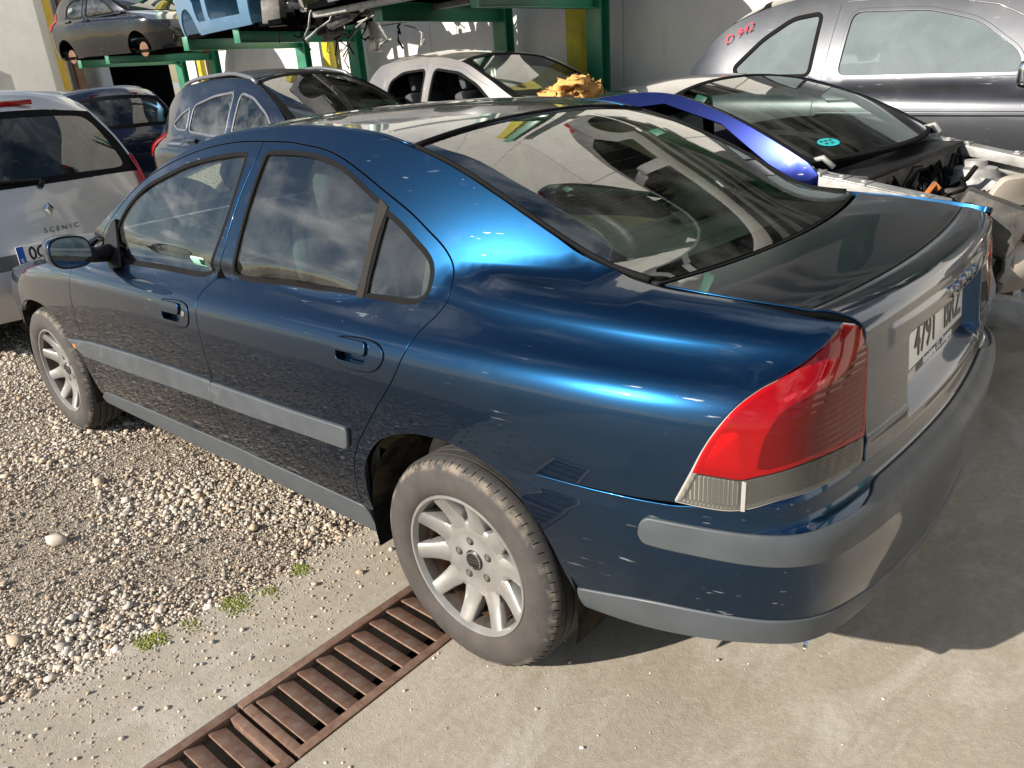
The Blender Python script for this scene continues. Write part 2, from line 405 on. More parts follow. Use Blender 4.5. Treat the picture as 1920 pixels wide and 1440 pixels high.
def tyremat():
    m,nt,o=newmat('tyre_rubber'); co=objco(nt)
    sx=N(nt,'ShaderNodeSeparateXYZ',{0:co})
    rr=N(nt,'ShaderNodeMath',{0:N(nt,'ShaderNodeMath',{0:sx.outputs[0],1:sx.outputs[0]},operation='MULTIPLY').outputs[0],1:N(nt,'ShaderNodeMath',{0:sx.outputs[2],1:sx.outputs[2]},operation='MULTIPLY').outputs[0]},operation='ADD')
    rd=N(nt,'ShaderNodeMath',{0:rr.outputs[0]},operation='SQRT').outputs[0]
    nz=noise(nt,14,6,.65,co); nf=noise(nt,60,4,.6,co)
    base=ramp(nt,nz,[(.3,(.022,.022,.021)),(.7,(.045,.043,.041))])
    band=ramp(nt,rd,[(.284,(0,0,0)),(.291,(1,1,1)),(.3005,(1,1,1)),(.304,(0,0,0))])
    k=mixc_(nt,1.,band,ramp(nt,nz,[(.44,(0,0,0)),(.60,(.8,.8,.8))]),'MULTIPLY')
    dusty=ramp(nt,nz,[(.35,(.042,.034,.031)),(.75,(.066,.053,.047))])
    side=ramp(nt,rd,[(.21,(.9,.9,.9)),(.26,(.65,.65,.65)),(.308,(.12,.12,.12)),(.316,(.25,.25,.25))])
    c=mixc_(nt,side,base,dusty); c=mixc_(nt,k,c,(.22,.18,.145))
    b=N(nt,'ShaderNodeBsdfPrincipled',{'Base Color':c,'Roughness':.8})
    nt.links.new(bump(nt,nf,.25,.003),b.inputs['Normal']); nt.links.new(b.outputs[0],o.inputs[0])
tyremat()
simple('alloy',(.28,.275,.265),.40,.5,coat=.3,coatr=.15,var=.10,vscale=15,dirt=(.20,.12,.07),dscale=11,dlo=.58,dhi=.8)
simple('alloy_brake_dust',(.055,.042,.034),.65,.2,var=.4,vscale=20)
simple('brake_rust',(.16,.085,.05),.7,.5,var=.35,vscale=18)
def lens(name,col,rough=.08,fres=1.5,bs=0,vertical=True,scale=420):
    m,nt,o=newmat(name); co=objco(nt)
    b=N(nt,'ShaderNodeBsdfPrincipled',{'Base Color':c4(col),'Roughness':.3,'Coat Weight':1.,'Coat Roughness':.03,'Subsurface Weight':.3,'Subsurface Radius':(.02,.004,.004),'Subsurface Scale':.05})
    if bs:
        wv=N(nt,'ShaderNodeTexWave',{'Scale':scale,'Vector':co},bands_direction='Z' if not vertical else 'X'); ck=N(nt,'ShaderNodeTexChecker',{'Scale':scale,'Vector':co})
        h=ck.outputs['Fac'] if bs==2 else wv.outputs['Fac']
        nt.links.new(bump(nt,h,.22,.002),b.inputs['Normal'])
    nt.links.new(b.outputs[0],o.inputs[0]); return m
def lensglass(name,tint,body,k=.12,bs=None,scale=60.):
    """coloured lamp cover: tinted see-through plastic with a gloss skin and moulded ribs"""
    m,nt,o=newmat(name); co=objco(nt)
    tr=N(nt,'ShaderNodeBsdfTransparent',{'Color':c4(tint)}); df=N(nt,'ShaderNodeBsdfTranslucent',{'Color':c4(body)}); d2=N(nt,'ShaderNodeBsdfDiffuse',{'Color':c4(body)})
    dm=N(nt,'ShaderNodeMixShader',{0:.6,1:df.outputs[0],2:d2.outputs[0]})
    a_=N(nt,'ShaderNodeMixShader',{0:k,1:tr.outputs[0],2:dm.outputs[0]}); gl=N(nt,'ShaderNodeBsdfGlossy',{'Roughness':.03})
    fr=N(nt,'ShaderNodeFresnel',{'IOR':1.5})
    if bs:
        wv=N(nt,'ShaderNodeTexWave',{'Scale':scale,'Vector':co},bands_direction=bs); bn=bump(nt,wv.outputs['Fac'],.25,.002); nt.links.new(bn,gl.inputs['Normal']); nt.links.new(bn,fr.inputs['Normal'])
    mx=N(nt,'ShaderNodeMixShader',{0:fr.outputs[0],1:a_.outputs[0],2:gl.outputs[0]}); nt.links.new(mx.outputs[0],o.inputs[0])
lensglass('lamp_red',(.85,.010,.016),(.80,.006,.012),.45); lensglass('lamp_red_dark',(.60,.004,.010),(.42,.002,.006),.40,'Z',24.); lensglass('lamp_clear',(.74,.74,.70),(.5,.5,.46),.16,'X',40.); lensglass('lamp_smoke',(.50,.52,.46),(.25,.25,.22),.15,'Z',45.)
def reflector(name,col,scale):
    m,nt,o=newmat(name); co=objco(nt); v=N(nt,'ShaderNodeTexVoronoi',{'Scale':scale,'Vector':co,'Randomness':.15})
    b=N(nt,'ShaderNodeBsdfPrincipled',{'Base Color':c4(col),'Metallic':.75,'Roughness':.25}); nt.links.new(bump(nt,v.outputs['Distance'],.8,.004),b.inputs['Normal']); nt.links.new(b.outputs[0],o.inputs[0])
reflector('lamp_prism',(.85,.85,.85),190.); reflector('lamp_bowl',(.80,.80,.80),70.); reflector('lamp_back',(.55,.55,.55),50.)
simple('lamp_housing',(.34,.33,.31),.4,coat=.4)
def ribmat():
    m,nt,o=newmat('lamp_ribs'); co=objco(nt); wv=N(nt,'ShaderNodeTexWave',{'Scale':38.,'Vector':co},bands_direction='X')
    b=N(nt,'ShaderNodeBsdfPrincipled',{'Base Color':(.72,.71,.67,1),'Roughness':.25,'Metallic':.3}); nt.links.new(bump(nt,wv.outputs['Fac'],.9,.006),b.inputs['Normal']); nt.links.new(b.outputs[0],o.inputs[0])
ribmat(); simple('lamp_red_solid',(.30,.004,.008),.2,coat=1.)
simple('plate_white',(.72,.72,.69),.35,coat=.4,coatr=.1,var=.04); simple('plate_blue',(.02,.09,.42),.35); simple('plate_black',(.012,.012,.012),.4); simple('white_print',(.75,.75,.75),.5); simple('sticker_mint',(.45,.78,.62),.5); simple('sticker_teal',(.03,.48,.50),.4)
simple('orange_lens',(.55,.16,.02),.3,coat=.8)
simple('steel',(.42,.41,.40),.35,.9,var=.2,vscale=12)
simple('seat_grey',(.035,.037,.042),.9,var=.2,vscale=12,bmp=.1,bscale=500)
simple('divider_trim',(.028,.026,.024),.75,var=.2,spec=.06)
class Spl:
    """natural cubic spline through points, linear beyond the ends"""
    def __init__(s,pts):
        p=np.array(sorted(pts),float); s.x=p[:,0]; s.y=p[:,1]; n=len(p); h=np.diff(s.x)
        A=np.zeros((n,n)); b=np.zeros(n); A[0,0]=A[-1,-1]=1
        for i in range(1,n-1):
            A[i,i-1]=h[i-1];A[i,i]=2*(h[i-1]+h[i]);A[i,i+1]=h[i]
            b[i]=6*((s.y[i+1]-s.y[i])/h[i]-(s.y[i]-s.y[i-1])/h[i-1])
        s.m=np.linalg.solve(A,b); s.h=h
        s.d0=(s.y[1]-s.y[0])/h[0]-h[0]*(2*s.m[0]+s.m[1])/6
        s.d1=(s.y[-1]-s.y[-2])/h[-1]+h[-1]*(s.m[-2]+2*s.m[-1])/6
    def __call__(s,x):
        x=np.asarray(x,float); xc=np.clip(x,s.x[0],s.x[-1])
        i=np.clip(np.searchsorted(s.x,xc)-1,0,len(s.h)-1); h=s.h[i]
        a=(s.x[i+1]-xc)/h; b=(xc-s.x[i])/h
        v=a*s.y[i]+b*s.y[i+1]+((a**3-a)*s.m[i]+(b**3-b)*s.m[i+1])*h*h/6
        return v+np.minimum(x-s.x[0],0)*s.d0+np.maximum(x-s.x[-1],0)*s.d1
def smax(a,b,k): return .5*(a+b+np.sqrt((a-b)**2+k*k))
def smin(a,b,k): return .5*(a+b-np.sqrt((a-b)**2+k*k))

# ---- blue saloon: half-width of the body side as a function of x (forward) and z (up), metres
vW=Spl([(-1.05,.60),(-.95,.71),(-.85,.775),(-.7,.828),(-.5,.866),(-.25,.886),(.1,.894),(.6,.896),(1.3,.896),(2.0,.892),(2.6,.885),(3.0,.862),(3.3,.80),(3.5,.70),(3.62,.58)])
vzB=Spl([(-.9,.905),(-.5,.905),(0,.892),(.4,.88),(1,.862),(1.6,.848),(2.2,.828),(2.8,.765),(3.4,.665)])
vdL=Spl([(-.75,-.16),(-.66,-.085),(-.58,-.05),(-.46,-.022),(-.34,-.008),(-.2,-.001),(-.1,-.001),(-.04,-.006),(0,-.015),(.03,-.030),(.06,-.060),(.085,-.100),(.11,-.15),(.16,-.28),(.3,-.7)])
vyg=Spl([(-.9,.40),(-.44,.585),(-.1,.69),(.33,.765),(.8,.79),(1.3,.795),(1.8,.775),(2.3,.72),(2.7,.64),(3.2,.52)])
vyA=Spl([(-.95,.625),(-.85,.682),(-.65,.748),(-.44,.776),(-.2,.781),(0,.768),(.15,.73),(.3,.67),(.5,.55)])
vzA=Spl([(-.95,.978),(-.7,.984),(-.44,.988),(0,.985),(.5,.97)])
vdU=Spl([(-.3,-.12),(-.12,-.012),(-.05,.013),(-.02,.0085),(0,0),(.03,-.016),(.05,-.029),(.063,-.044),(.075,-.070),(.085,-.104),(.096,-.155),(.12,-.30)])
def vS(x,z):
    l=vW(x)+vdL(z-vzB(x)); u=vyA(x)+vdU(z-vzA(x))
    g=smin(vyg(x)-.42*(z-1)-.36*(z-1)**2*np.sign(z-1),vyg(x)+.03+1.5*(z-1),.03)
    return smax(smax(l,u,.016),g,.03)
def vT(y,z):           # rear face of the boot lid
    return vtx(z)+.095*y*y
vtx=Spl([(.70,-.912),(.78,-.905),(.88,-.896),(.97,-.889),(1.02,-.881),(1.06,-.872)])
def corner(phi,side,rear,xc,yc,k):
    c,s=np.cos(phi),np.sin(phi)
    lo=np.zeros_like(phi); hi=np.full_like(phi,1.6)
    for _ in range(36):
        m=.5*(lo+hi); f=(yc+m*c)-side(xc-m*s); hi=np.where(f>0,m,hi); lo=np.where(f>0,lo,m)
    rs=.5*(lo+hi)
    lo=np.zeros_like(phi); hi=np.full_like(phi,1.6)
    for _ in range(36):
        m=.5*(lo+hi); f=rear(yc+m*c)-(xc-m*s); hi=np.where(f>0,m,hi); lo=np.where(f>0,lo,m)
    rr=.5*(lo+hi)
    r=smin(rs,rr,k); return xc-r*s, yc+r*c
def vLamp(u,z):        # tail lamp skin, wraps the corner; u is an angle scaled to metres
    u=np.asarray(u,float); z=np.asarray(z,float)+0*u
    x,y=corner(u/.55,lambda x:vS(x,z)+.006,lambda y:vT(y,z)-.002,-.40,.10,.085)
    return np.stack([x,y,z],-1)
_bp=[(0,.745,-.020,-.890),(.04,.715,-.004,-.905),(.08,.684,-.0015,-.912),(.10,.668,.0,-.924),(.13,.657,.0005,-.943),(.147,.645,.001,-.953),(.17,.62,.001,-.956),(.20,.59,.0005,-.954),(.28,.515,-.005,-.952),(.36,.44,-.015,-.947),(.42,.388,-.024,-.940),(.46,.352,-.036,-.931),(.50,.32,-.06,-.91)]
_bz=Spl([(a[0],a[1]) for a in _bp]); _bs=Spl([(a[0],a[2]) for a in _bp]); _bt=Spl([(a[0],a[3]) for a in _bp])
PHC=math.atan2(.70,-.25)
def vBump(u,v,off=0.):
    u=np.asarray(u,float); v=np.asarray(v,float)+0*u
    sg=np.where(u<0,-1.,1.); phi=PHC-np.abs(u)/.62
    x,y=corner(phi,lambda x:vW(x)+_bs(v)+off,lambda y:_bt(v)-off+.105*y*y,-.25,.25,.10)
    return np.stack([x,y*sg,_bz(v)],-1)
# ------------------------------------------------------------------ blue saloon in front
car=tag(empty('saloon_car'),'dark metallic blue four-door saloon with beige seats, nearest the camera over the drain grate','car')
def FS(u,v):
    u=np.asarray(u,float); v=np.asarray(v,float); return np.stack([u,vS(u,v),v],-1)
eL=[(2.288,.965),(2.15,1.035),(2.008,1.108),(1.859,1.185),(1.711,1.256),(1.59,1.304),(1.427,1.355),(1.266,1.382),(1.039,1.401),(.763,1.404),(.515,1.387),(.312,1.345),(.168,1.301),(.037,1.248),(-.06,1.204),(-.159,1.157),(-.225,1.124),(-.32,1.096),(-.442,1.085),(-.639,1.078),(-.81,1.063)]
fwin=cat([(1.835,.927),(1.895,.948),(1.930,.999),(1.932,1.056),(1.87,1.128),(1.761,1.196),(1.646,1.235),(1.469,1.285),(1.333,1.309),(1.219,1.323),(1.11,1.33),(1.093,1.318),(1.09,1.27),(1.097,1.16),(1.121,1.062),(1.155,.985),(1.185,.955),(1.25,.942),(1.52,.935)],.02,True)
rwin=join(cat([(.976,1.336),(.837,1.337),(.736,1.33),(.63,1.311),(.56,1.289),(.47,1.251),(.399,1.219)],.02),cat([(.399,1.219),(.397,1.165),(.396,1.093),(.400,1.023),(.408,.984)],.02),cat([(.408,.984),(.629,.976),(.88,.962),(.99,.958),(1.020,.966),(1.026,.985),(1.018,1.04),(1.012,1.118),(1.005,1.218),(.997,1.295),(.99,1.328),(.976,1.336)],.02))
qwin=join(cat([(.374,1.203),(.30,1.17),(.243,1.138),(.199,1.112),(.170,1.086),(.157,1.052),(.158,1.018),(.174,.996),(.204,.988),(.279,.985),(.384,.982)],.02),cat([(.384,.982),(.384,1.025),(.379,1.094),(.376,1.16),(.374,1.203)],.02))
gap_r=cat([(1.015,1.364),(.9,1.363),(.838,1.359),(.712,1.346),(.61,1.324),(.504,1.288),(.4,1.247),(.29,1.202),(.206,1.158),(.148,1.124),(.112,1.092),(.096,1.064),(.086,1.033),(.084,1.005),(.088,.978),(.100,.955),(.112,.93),(.13,.887),(.172,.814),(.242,.731),(.308,.65),(.354,.591),(.386,.533),(.405,.472),(.415,.417),(.419,.352)],.02)
gap_b=cat([(1.03,1.363),(1.034,1.309),(1.047,1.263),(1.06,1.216),(1.075,1.118),(1.085,1.046),(1.105,.985),(1.125,.955),(1.148,.925),(1.157,.895),(1.148,.832),(1.141,.787),(1.13,.729),(1.124,.65),(1.127,.603),(1.148,.531),(1.151,.478),(1.146,.419),(1.135,.350)],.02)
gap_t=cat([(1.045,1.364),(1.15,1.362),(1.25,1.354),(1.37,1.338),(1.5,1.311),(1.64,1.272),(1.77,1.225),(1.88,1.165),(1.97,1.105),(2.06,1.04),(2.13,.975),(2.19,.925)],.02)
gap_f=cat([(2.232,.893),(2.226,.835),(2.225,.781),(2.235,.699),(2.237,.627),(2.233,.554),(2.234,.453),(2.245,.300)],.02)
sill=cat([(2.245,.300),(2.158,.309),(1.704,.33),(1.135,.350),(.996,.349),(.688,.352),(.419,.352)],.03)
arch_r=cat([(.372,.35),(.368,.42),(.35,.506),(.31,.574),(.255,.628),(.194,.662),(.127,.685),(.056,.697),(-.01,.699),(-.075,.692),(-.14,.674)],.02)
bseam=cat([(-.14,.676),(-.22,.684),(-.29,.691),(-.402,.698),(-.528,.705),(-.619,.714)],.03)
lampS=cat([(-.618,.714),(-.649,.794),(-.666,.838),(-.684,.878),(-.707,.919),(-.726,.944),(-.747,.964),(-.765,.976),(-.786,.992),(-.804,1.008),(-.821,1.031),(-.829,1.048),(-.832,1.062)],.015)
arch_f=cat([(2.300,.26),(2.310,.35),(2.33,.44),(2.374,.52),(2.45,.597),(2.55,.645),(2.70,.662),(2.85,.648),(2.96,.61),(3.05,.545),(3.10,.46),(3.12,.36),(3.12,.27)],.02)
e_c=cat(eL,.025)
sillarr=lambda a:[tuple(p) for p in a]
# outlines
P_fd=join(gap_f,sill[:np.argmin(np.abs(sill[:,0]-1.135))],gap_b[::-1],gap_t)
P_rd=join(gap_b,sill[np.argmin(np.abs(sill[:,0]-1.135)):],gap_r[::-1],[(1.03,1.363)])
k98=np.argmin(np.abs(gap_t[:,0]-1.045))
P_q=join(e_c,[(-.832,1.062)],lampS[::-1],bseam[::-1],arch_r[::-1],[(.372,.35),(.419,.352)],gap_r[::-1],gap_t,[(2.215,.925)])
hoodedge=cat([(2.215,.925),(2.4,.898),(2.7,.848),(3.0,.788),(3.25,.722),(3.42,.665)],.03)
P_fen=join(hoodedge,cat([(3.42,.665),(3.40,.635),(3.33,.61),(3.18,.588),(3.03,.573)],.03),arch_f[::-1][12:],[(2.300,.26),(2.25,.29)],gap_f[::-1])
P_fbump=join(cat([(3.03,.568),(3.18,.583),(3.33,.605),(3.41,.63),(3.44,.66)],.03),[(3.56,.62),(3.60,.45),(3.585,.27),(3.12,.24)],arch_f[::-1][:15])
P_sill=join(sill,[(.40,.33),(.392,.245)],cat([(.392,.243),(.75,.25),(1.1,.255),(1.5,.24),(2.05,.232),(2.3,.235)],.03),[(2.31,.26)])
mold_f=rounded([(2.40,.533),(2.127,.567),(1.735,.590),(1.402,.604),(1.131,.609),(1.150,.537),(1.471,.522),(1.843,.502),(2.25,.484)],.008,3)
mold_r=rounded([(1.122,.607),(.858,.614),(.639,.619),(.388,.630),(.402,.566),(.591,.558),(.888,.543),(1.145,.533)],[.004,.01,.01,.018,.018,.01,.01,.004],5)
hand_r=cat([(.413,.86),(.403,.885),(.368,.899),(.27,.906),(.222,.9),(.201,.882),(.212,.855),(.249,.833),(.326,.825),(.398,.832)],.01,True)
hand_f=cat([(1.406,.823),(1.396,.853),(1.352,.863),(1.245,.868),(1.207,.852),(1.205,.81),(1.24,.79),(1.375,.782)],.01,True)
def cupof(poly,hf):
    x0,x1=poly[:,0].min(),poly[:,0].max(); z0,z1=poly[:,1].min(),poly[:,1].max(); dx=x1-x0; dz=z1-z0
    f0=x0+dx*(.27 if hf else .30); f1=x1-dx*.07
    cup=rounded([(f1-.006,z0+dz*.16),(f1,z0+dz*.56),(f0,z0+dz*.60),(f0+.006,z0+dz*.20)],.014,5)
    flap=rounded([(f1,z0+dz*.52),(f1-.004,z1-dz*.13),(f0+.004,z1-dz*.09),(f0,z0+dz*.56)],.010,4)
    return cup,flap
cup_f,flap_f=cupof(hand_f,True); cup_r,flap_r=cupof(hand_r,False)
def handle_parts(poly,door,F,hf,side):
    # raised body-colour bezel, sunk cup and lift flap
    cup,flap=(cup_f,flap_f) if hf else (cup_r,flap_r)
    panel('handle_bezel',F,poly,'blue_paint',door,holes=[cup],step=.02,er=.002,depth=.006,off=.0035,bstep=.01)
    panel('handle_groove',F,offset(dens(poly,.01,True),-.004),'gap_black',door,holes=[dens(poly,.01,True)],step=.02,er=.0005,depth=.002,off=.0006,bstep=.01)
    panel('handle_cup',F,offset(cup,-.008),'blue_paint',door,step=.02,rim=False,off=-.024,bstep=.008)
    panel('handle_flap',F,flap,'blue_paint',door,step=.02,er=.003,depth=.010,off=.011,bstep=.008)
    panel('flap_shadow_gap',F,offset(flap,-.0035),'gap_black',door,holes=[flap],step=.02,er=.0005,depth=.002,off=.0042,bstep=.008)
    if hf:
        x0,x1=poly[:,0].min(),poly[:,0].max(); z0,z1=poly[:,1].min(),poly[:,1].max(); dx=x1-x0; dz=z1-z0
        lk=[(x0+dx*.14+.009*math.cos(a),z0+dz*.62+.009*math.sin(a)) for a in np.linspace(0,2*math.pi,13)[:-1]]
        panel('lock_cylinder',F,lk,'chrome',door,step=.01,er=.001,depth=.004,off=.007,bstep=.005)
for sd in (1,-1):
    F=FS if sd>0 else mir(FS)
    fd=panel('front_door',F,P_fd,'blue_paint',car,holes=[fwin,cup_f],step=.032,inset=.0032,er=.0016,depth=.018)
    rd=panel('rear_door',F,P_rd,'blue_paint',car,holes=[join(rwin)],step=.032,inset=.003,er=.003,depth=.018) if False else None
    hole_r=join(rwin[:np.argmin(np.linalg.norm(rwin-[.384,.994],axis=1))] if False else rwin)
    both=join(cat([(.976,1.336),(.837,1.337),(.736,1.33),(.63,1.311),(.56,1.289),(.47,1.251),(.399,1.219),(.30,1.17),(.243,1.138),(.199,1.112),(.170,1.086),(.157,1.052),(.158,1.018),(.174,.996),(.204,.988),(.279,.985),(.408,.984),(.629,.976),(.88,.962),(.99,.958),(1.020,.966),(1.026,.985),(1.018,1.04),(1.012,1.118),(1.005,1.218),(.997,1.295),(.99,1.328)],.02,True))
    rd=panel('rear_door',F,P_rd,'blue_paint',car,holes=[both,cup_r],step=.032,inset=.0032,er=.0016,depth=.018)
    qp=panel('quarter_panel',F,P_q,'blue_paint',car,step=.030,inset=.0022,er=.0016,depth=.016)
    fe=panel('front_fender',F,P_fen,'blue_paint',car,step=.035,inset=.0032,er=.0016,depth=.018)
    fb=panel('front_bumper_side',F,P_fbump,'blue_paint',car,step=.05,inset=.002,er=.003,depth=.018)
    panel('sill_trim',F,P_sill,'grey_plastic',car,step=.04,inset=.001,er=.004,depth=.03,off=.004)
    panel('side_moulding',F,mold_f,'grey_plastic',fd,step=.03,er=.006,depth=.016,off=.011,bstep=.02)
    panel('side_moulding',F,mold_r,'grey_plastic',rd,step=.03,er=.006,depth=.016,off=.011,bstep=.02)
    tip=[(2.385,.531),(2.335,.528),(2.325,.505),(2.37,.515)]
    panel('side_marker',F,rounded([(2.345,.527),(2.315,.524),(2.318,.510),(2.345,.512)],.005,3),'orange_lens',fd,step=.01,er=.001,depth=.003,off=.0135,bstep=.005)
    handle_parts(hand_f,fd,F,True,sd); handle_parts(hand_r,rd,F,False,sd)
    # glass slightly inside the frame, with a rubber surround
    def ring(poly,w,nm,door,mat='black_rubber',off=.001):
        panel(nm,F,offset(poly,-.001),mat,door,holes=[offset(poly,w)],step=.02,er=.002,depth=.018,off=off,bstep=.015)
    ring(fwin,.010,'window_seal',fd); ring(rwin,.009,'window_seal',rd); ring(qwin,.010,'window_seal',rd)
    div=[(.402,1.225),(.368,1.207),(.378,1.15),(.382,1.09),(.384,1.03),(.386,.980),(.410,.980),(.404,1.04),(.402,1.1),(.402,1.165)]
    panel('window_divider',F,dens(div,.02,True),'divider_trim',rd,step=.02,er=.003,depth=.02,off=.004)
    panel('window_glass',F,offset(fwin,.010),'clear_glass',fd,step=.05,depth=0,off=-.006,rim=False)
    panel('window_glass',F,offset(rwin,.008),'clear_glass',rd,step=.05,depth=0,off=-.006,rim=False)
    panel('window_glass',F,offset(qwin,.008),'clear_glass',rd,step=.05,depth=0,off=-.006,rim=False)
    belt=cat([(1.93,.945),(1.80,.932),(1.5,.936),(1.22,.943),(1.13,.950)],.03); bw=np.vstack([belt,belt[::-1]+[0,.016]])
    # dark structure behind the shut lines, pale trim behind that
    outl=join(cat(eL[2:-1],.04),[(-.78,1.02),(-.66,.80),(-.6,.72)],bseam[::-1],arch_r[::-1],[(.38,.30),(2.28,.27)],[(2.6,.7),(3.2,.62),(3.38,.65),(3.0,.77),(2.6,.85),(2.3,.90)])
    panel('inner_shell',F,outl,'gap_black',car,holes=[offset(fwin,-.002),offset(both,-.002),offset(cup_f,-.02),offset(cup_r,-.02)],step=.06,off=-.022,rim=False)
    card=join([(.42,.36),(2.2,.36),(2.2,.88)],[(1.9,.925),(1.5,.932),(1.1,.945),(.9,.96),(.4,.98),(.1,.985),(.1,.75),(.36,.6)])
    panel('door_card',F,card,'beige_trim',car,step=.08,off=-.085,rim=False)
    up=join(cat(eL[3:16],.05),[(-.15,1.12),(.05,.99)],gap_r[12:0:-1] if False else [(.11,1.01)])
    ring2=offset(fwin,-.012); 
    panel('pillar_trim',F,join(cat(eL[4:15],.04),[(-.1,1.16),(.10,1.0),(.385,.985),(1.05,.965),(1.1,.96),(1.9,.95)]),'headliner',car,holes=[offset(fwin,-.004),offset(both,-.004)],step=.05,off=-.045,rim=False)
# ---- top surfaces
def ye(x,z): return float(vS(x,z))
ez=Spl([(a,b) for a,b in eL]+[(2.4,.898),(2.7,.848),(3.0,.788),(3.25,.722),(3.42,.665)][1:])
def row(xc,zc,xe,dz=0.,inn=.004):
    z=float(ez(xe)); return (xc,zc,xe,ye(xe,z)-inn,z+dz)
Froof=rows([row(1.52,1.378,1.40),row(1.35,1.405,1.27),row(1.1,1.424,1.04),row(.8,1.431,.763),(row(.55,1.422,.52)),row(.38,1.402,.40),row(.33,1.394,.35)])
Fscr=rows([row(2.46,.975,2.20,inn=.01),row(2.18,1.12,1.98,inn=.01),row(1.86,1.265,1.70,inn=.01),row(1.53,1.375,1.42,inn=.01)])
Frear=rows([row(.335,1.393,.345,inn=.012),row(.22,1.362,.25,inn=.012),row(.02,1.29,.08,inn=.012),row(-.18,1.212,-.12,inn=.012),row(-.36,1.135,-.29,inn=.012),row(-.50,1.079,-.43,inn=.012)])
Fhood=rows([(3.66,.64,3.42,.62,.665),row(3.50,.735,3.25,inn=.006),row(3.2,.825,3.0,inn=.006),row(2.9,.893,2.7,inn=.006),row(2.62,.945,2.42,inn=.006),row(2.47,.955,2.26,inn=.006)])
Fnose=rows([(3.60,.26,3.50,.66,.26),(3.68,.45,3.54,.66,.45),(3.69,.54,3.53,.655,.54),(3.67,.62,3.45,.64,.64)])
_bl=[(-.512,1.078,-.445,.610,1.083),(-.60,1.074,-.54,.612,1.080),(-.70,1.068,-.655,.598,1.073),(-.785,1.0615,-.745,.580,1.0655),(-.797,1.0605,-.757,.577,1.0645),(-.809,1.0620,-.769,.573,1.0655),(-.842,1.0640,-.800,.561,1.0625),(-.866,1.0600,-.825,.549,1.0530),(-.879,1.050,-.840,.538,1.040),(-.884,1.040,-.848,.534,1.029),(-.887,1.015,-.852,.533,1.006),(-.893,.95,-.857,.533,.95),(-.900,.86,-.866,.532,.86),(-.907,.79,-.874,.532,.79),(-.910,.745,-.878,.532,.745)]
Fboot=rows(_bl)
def rect(F,u0,u1,v0=-.598,v1=.598,r=.01): return rounded([(u0,v0),(u1,v0),(u1,v1),(u0,v1)],r,4)
up=(0,0,1)
panel('roof',Froof,rect(Froof,.0,Froof.L,-.588,.588,.004),'blue_paint',car,step=.05,er=.003,depth=.012,out=up)
panel('headlining',Froof,rect(Froof,.0,Froof.L,-.56,.56,.004),'headliner',car,step=.1,off=-.05,rim=False,out=up)
for s in (1,-1):   # drip mouldings along the roof and the back light
    g=MB(); pts=[]
    for a in np.linspace(0,Froof.L,24): pts.append(Froof(np.array([a]),np.array([.5955*s]))[0]+[0,0,-.001])
    g.tube(pts,.0055,6); g.build('roof_moulding','blue_paint',car,smooth=True)
    g=MB(); pts=[Frear(np.array([a]),np.array([.601*s]))[0]+[0,0,.001] for a in np.linspace(.0,Frear.L-.02,30)]
    g.tube(pts,[.006]*26+[.007,.008,.0085,.0085],6); g.build('rear_window_moulding','black_rubber',car,smooth=True)
ws=panel('windscreen',Fscr,rect(Fscr,.02,Fscr.L-.005,-.585,.585,.05),'clear_glass',car,step=.06,rim=False,out=up)
panel('windscreen_seal',Fscr,rect(Fscr,.0,Fscr.L,-.598,.598,.02),'black_rubber',car,holes=[rect(Fscr,.05,Fscr.L-.02,-.575,.575,.06)],step=.04,er=.002,depth=.01,out=up,off=-.002)
rw=panel('rear_window',Frear,rect(Frear,.01,Frear.L-.004,-.592,.592,.02),'clear_glass',car,step=.05,rim=False,out=up)
panel('rear_window_band',Frear,rect(Frear,.0,Frear.L,-.597,.597,.01),'black_plastic',car,holes=[rounded([(.05,-.52),(Frear.L-.07,-.545),(Frear.L-.07,.545),(.05,.52)],.05,8)],step=.04,er=.002,depth=.01,out=up,off=-.003)
g=MB(); pts=[Frear(np.array([-.002]),np.array([v]))[0]+[0,0,.0015] for v in np.linspace(-.597,.597,30)]
g.tube(pts,.008,6); g.build('rear_window_moulding','black_rubber',car,smooth=True)
# heating wires in the back light
g=MB()
for k in range(13):
    u_=.09+k*(Frear.L-.2)/12
    pts=[Frear(np.array([u_]),np.array([v]))[0]-[0,0,.003] for v in np.linspace(-.5,.5,14)]; g.tube(pts,.0007,4,False)
g.build('heating_wires','lamp_housing',car)
hd=panel('bonnet',Fhood,rect(Fhood,.02,Fhood.L,-.594,.594,.02),'blue_paint',car,step=.06,er=.003,depth=.015,out=up)
panel('front_bumper',Fnose,rect(Fnose,0,Fnose.L,-.6,.6,.01),'blue_paint',car,step=.06,er=.003,depth=.015,out=(1,0,0))
grid('scuttle',lambda u,v:np.stack([2.36+u*0+.11*(1-(v/.75)**2)+u,v,.935+0*u-.25*u],-1),np.linspace(-.06,.06,5),np.linspace(-.74,.74,20),'black_plastic',car,out=up)
# boot lid with the plate recess pushed in
tb=Fboot.t; tE=tb[8]; TL=Fboot.L
def sstep(a,b,x): t=np.clip((x-a)/(b-a),0,1); return t*t*(3-2*t)
def Fboot2(u,v):
    P=Fboot(u,v); y=np.abs(P[:,1]); z=P[:,2]
    rec=sstep(.325,.300,y)*sstep(.962,.935,z)*sstep(.760,.800,z)*(u>tE)
    lip=sstep(.44,.40,y)*sstep(1.012,.99,z)*sstep(.945,.968,z)*(u>tE)
    rib=np.exp(-((z-.792)/.012)**2)*(u>tE)*.004
    P=P.copy(); P[:,0]+=rec*.052-lip*.003-rib; return P
bl=panel('boot_lid',Fboot2,rect(Fboot,.004,TL,-.597,.597,.006),'blue_paint',car,step=.0105,er=.003,depth=.014,out=lambda P:np.stack([np.where(P[:,2]<1.03,-1,0),0*P[:,0],np.where(P[:,2]<1.03,0,1)],-1))
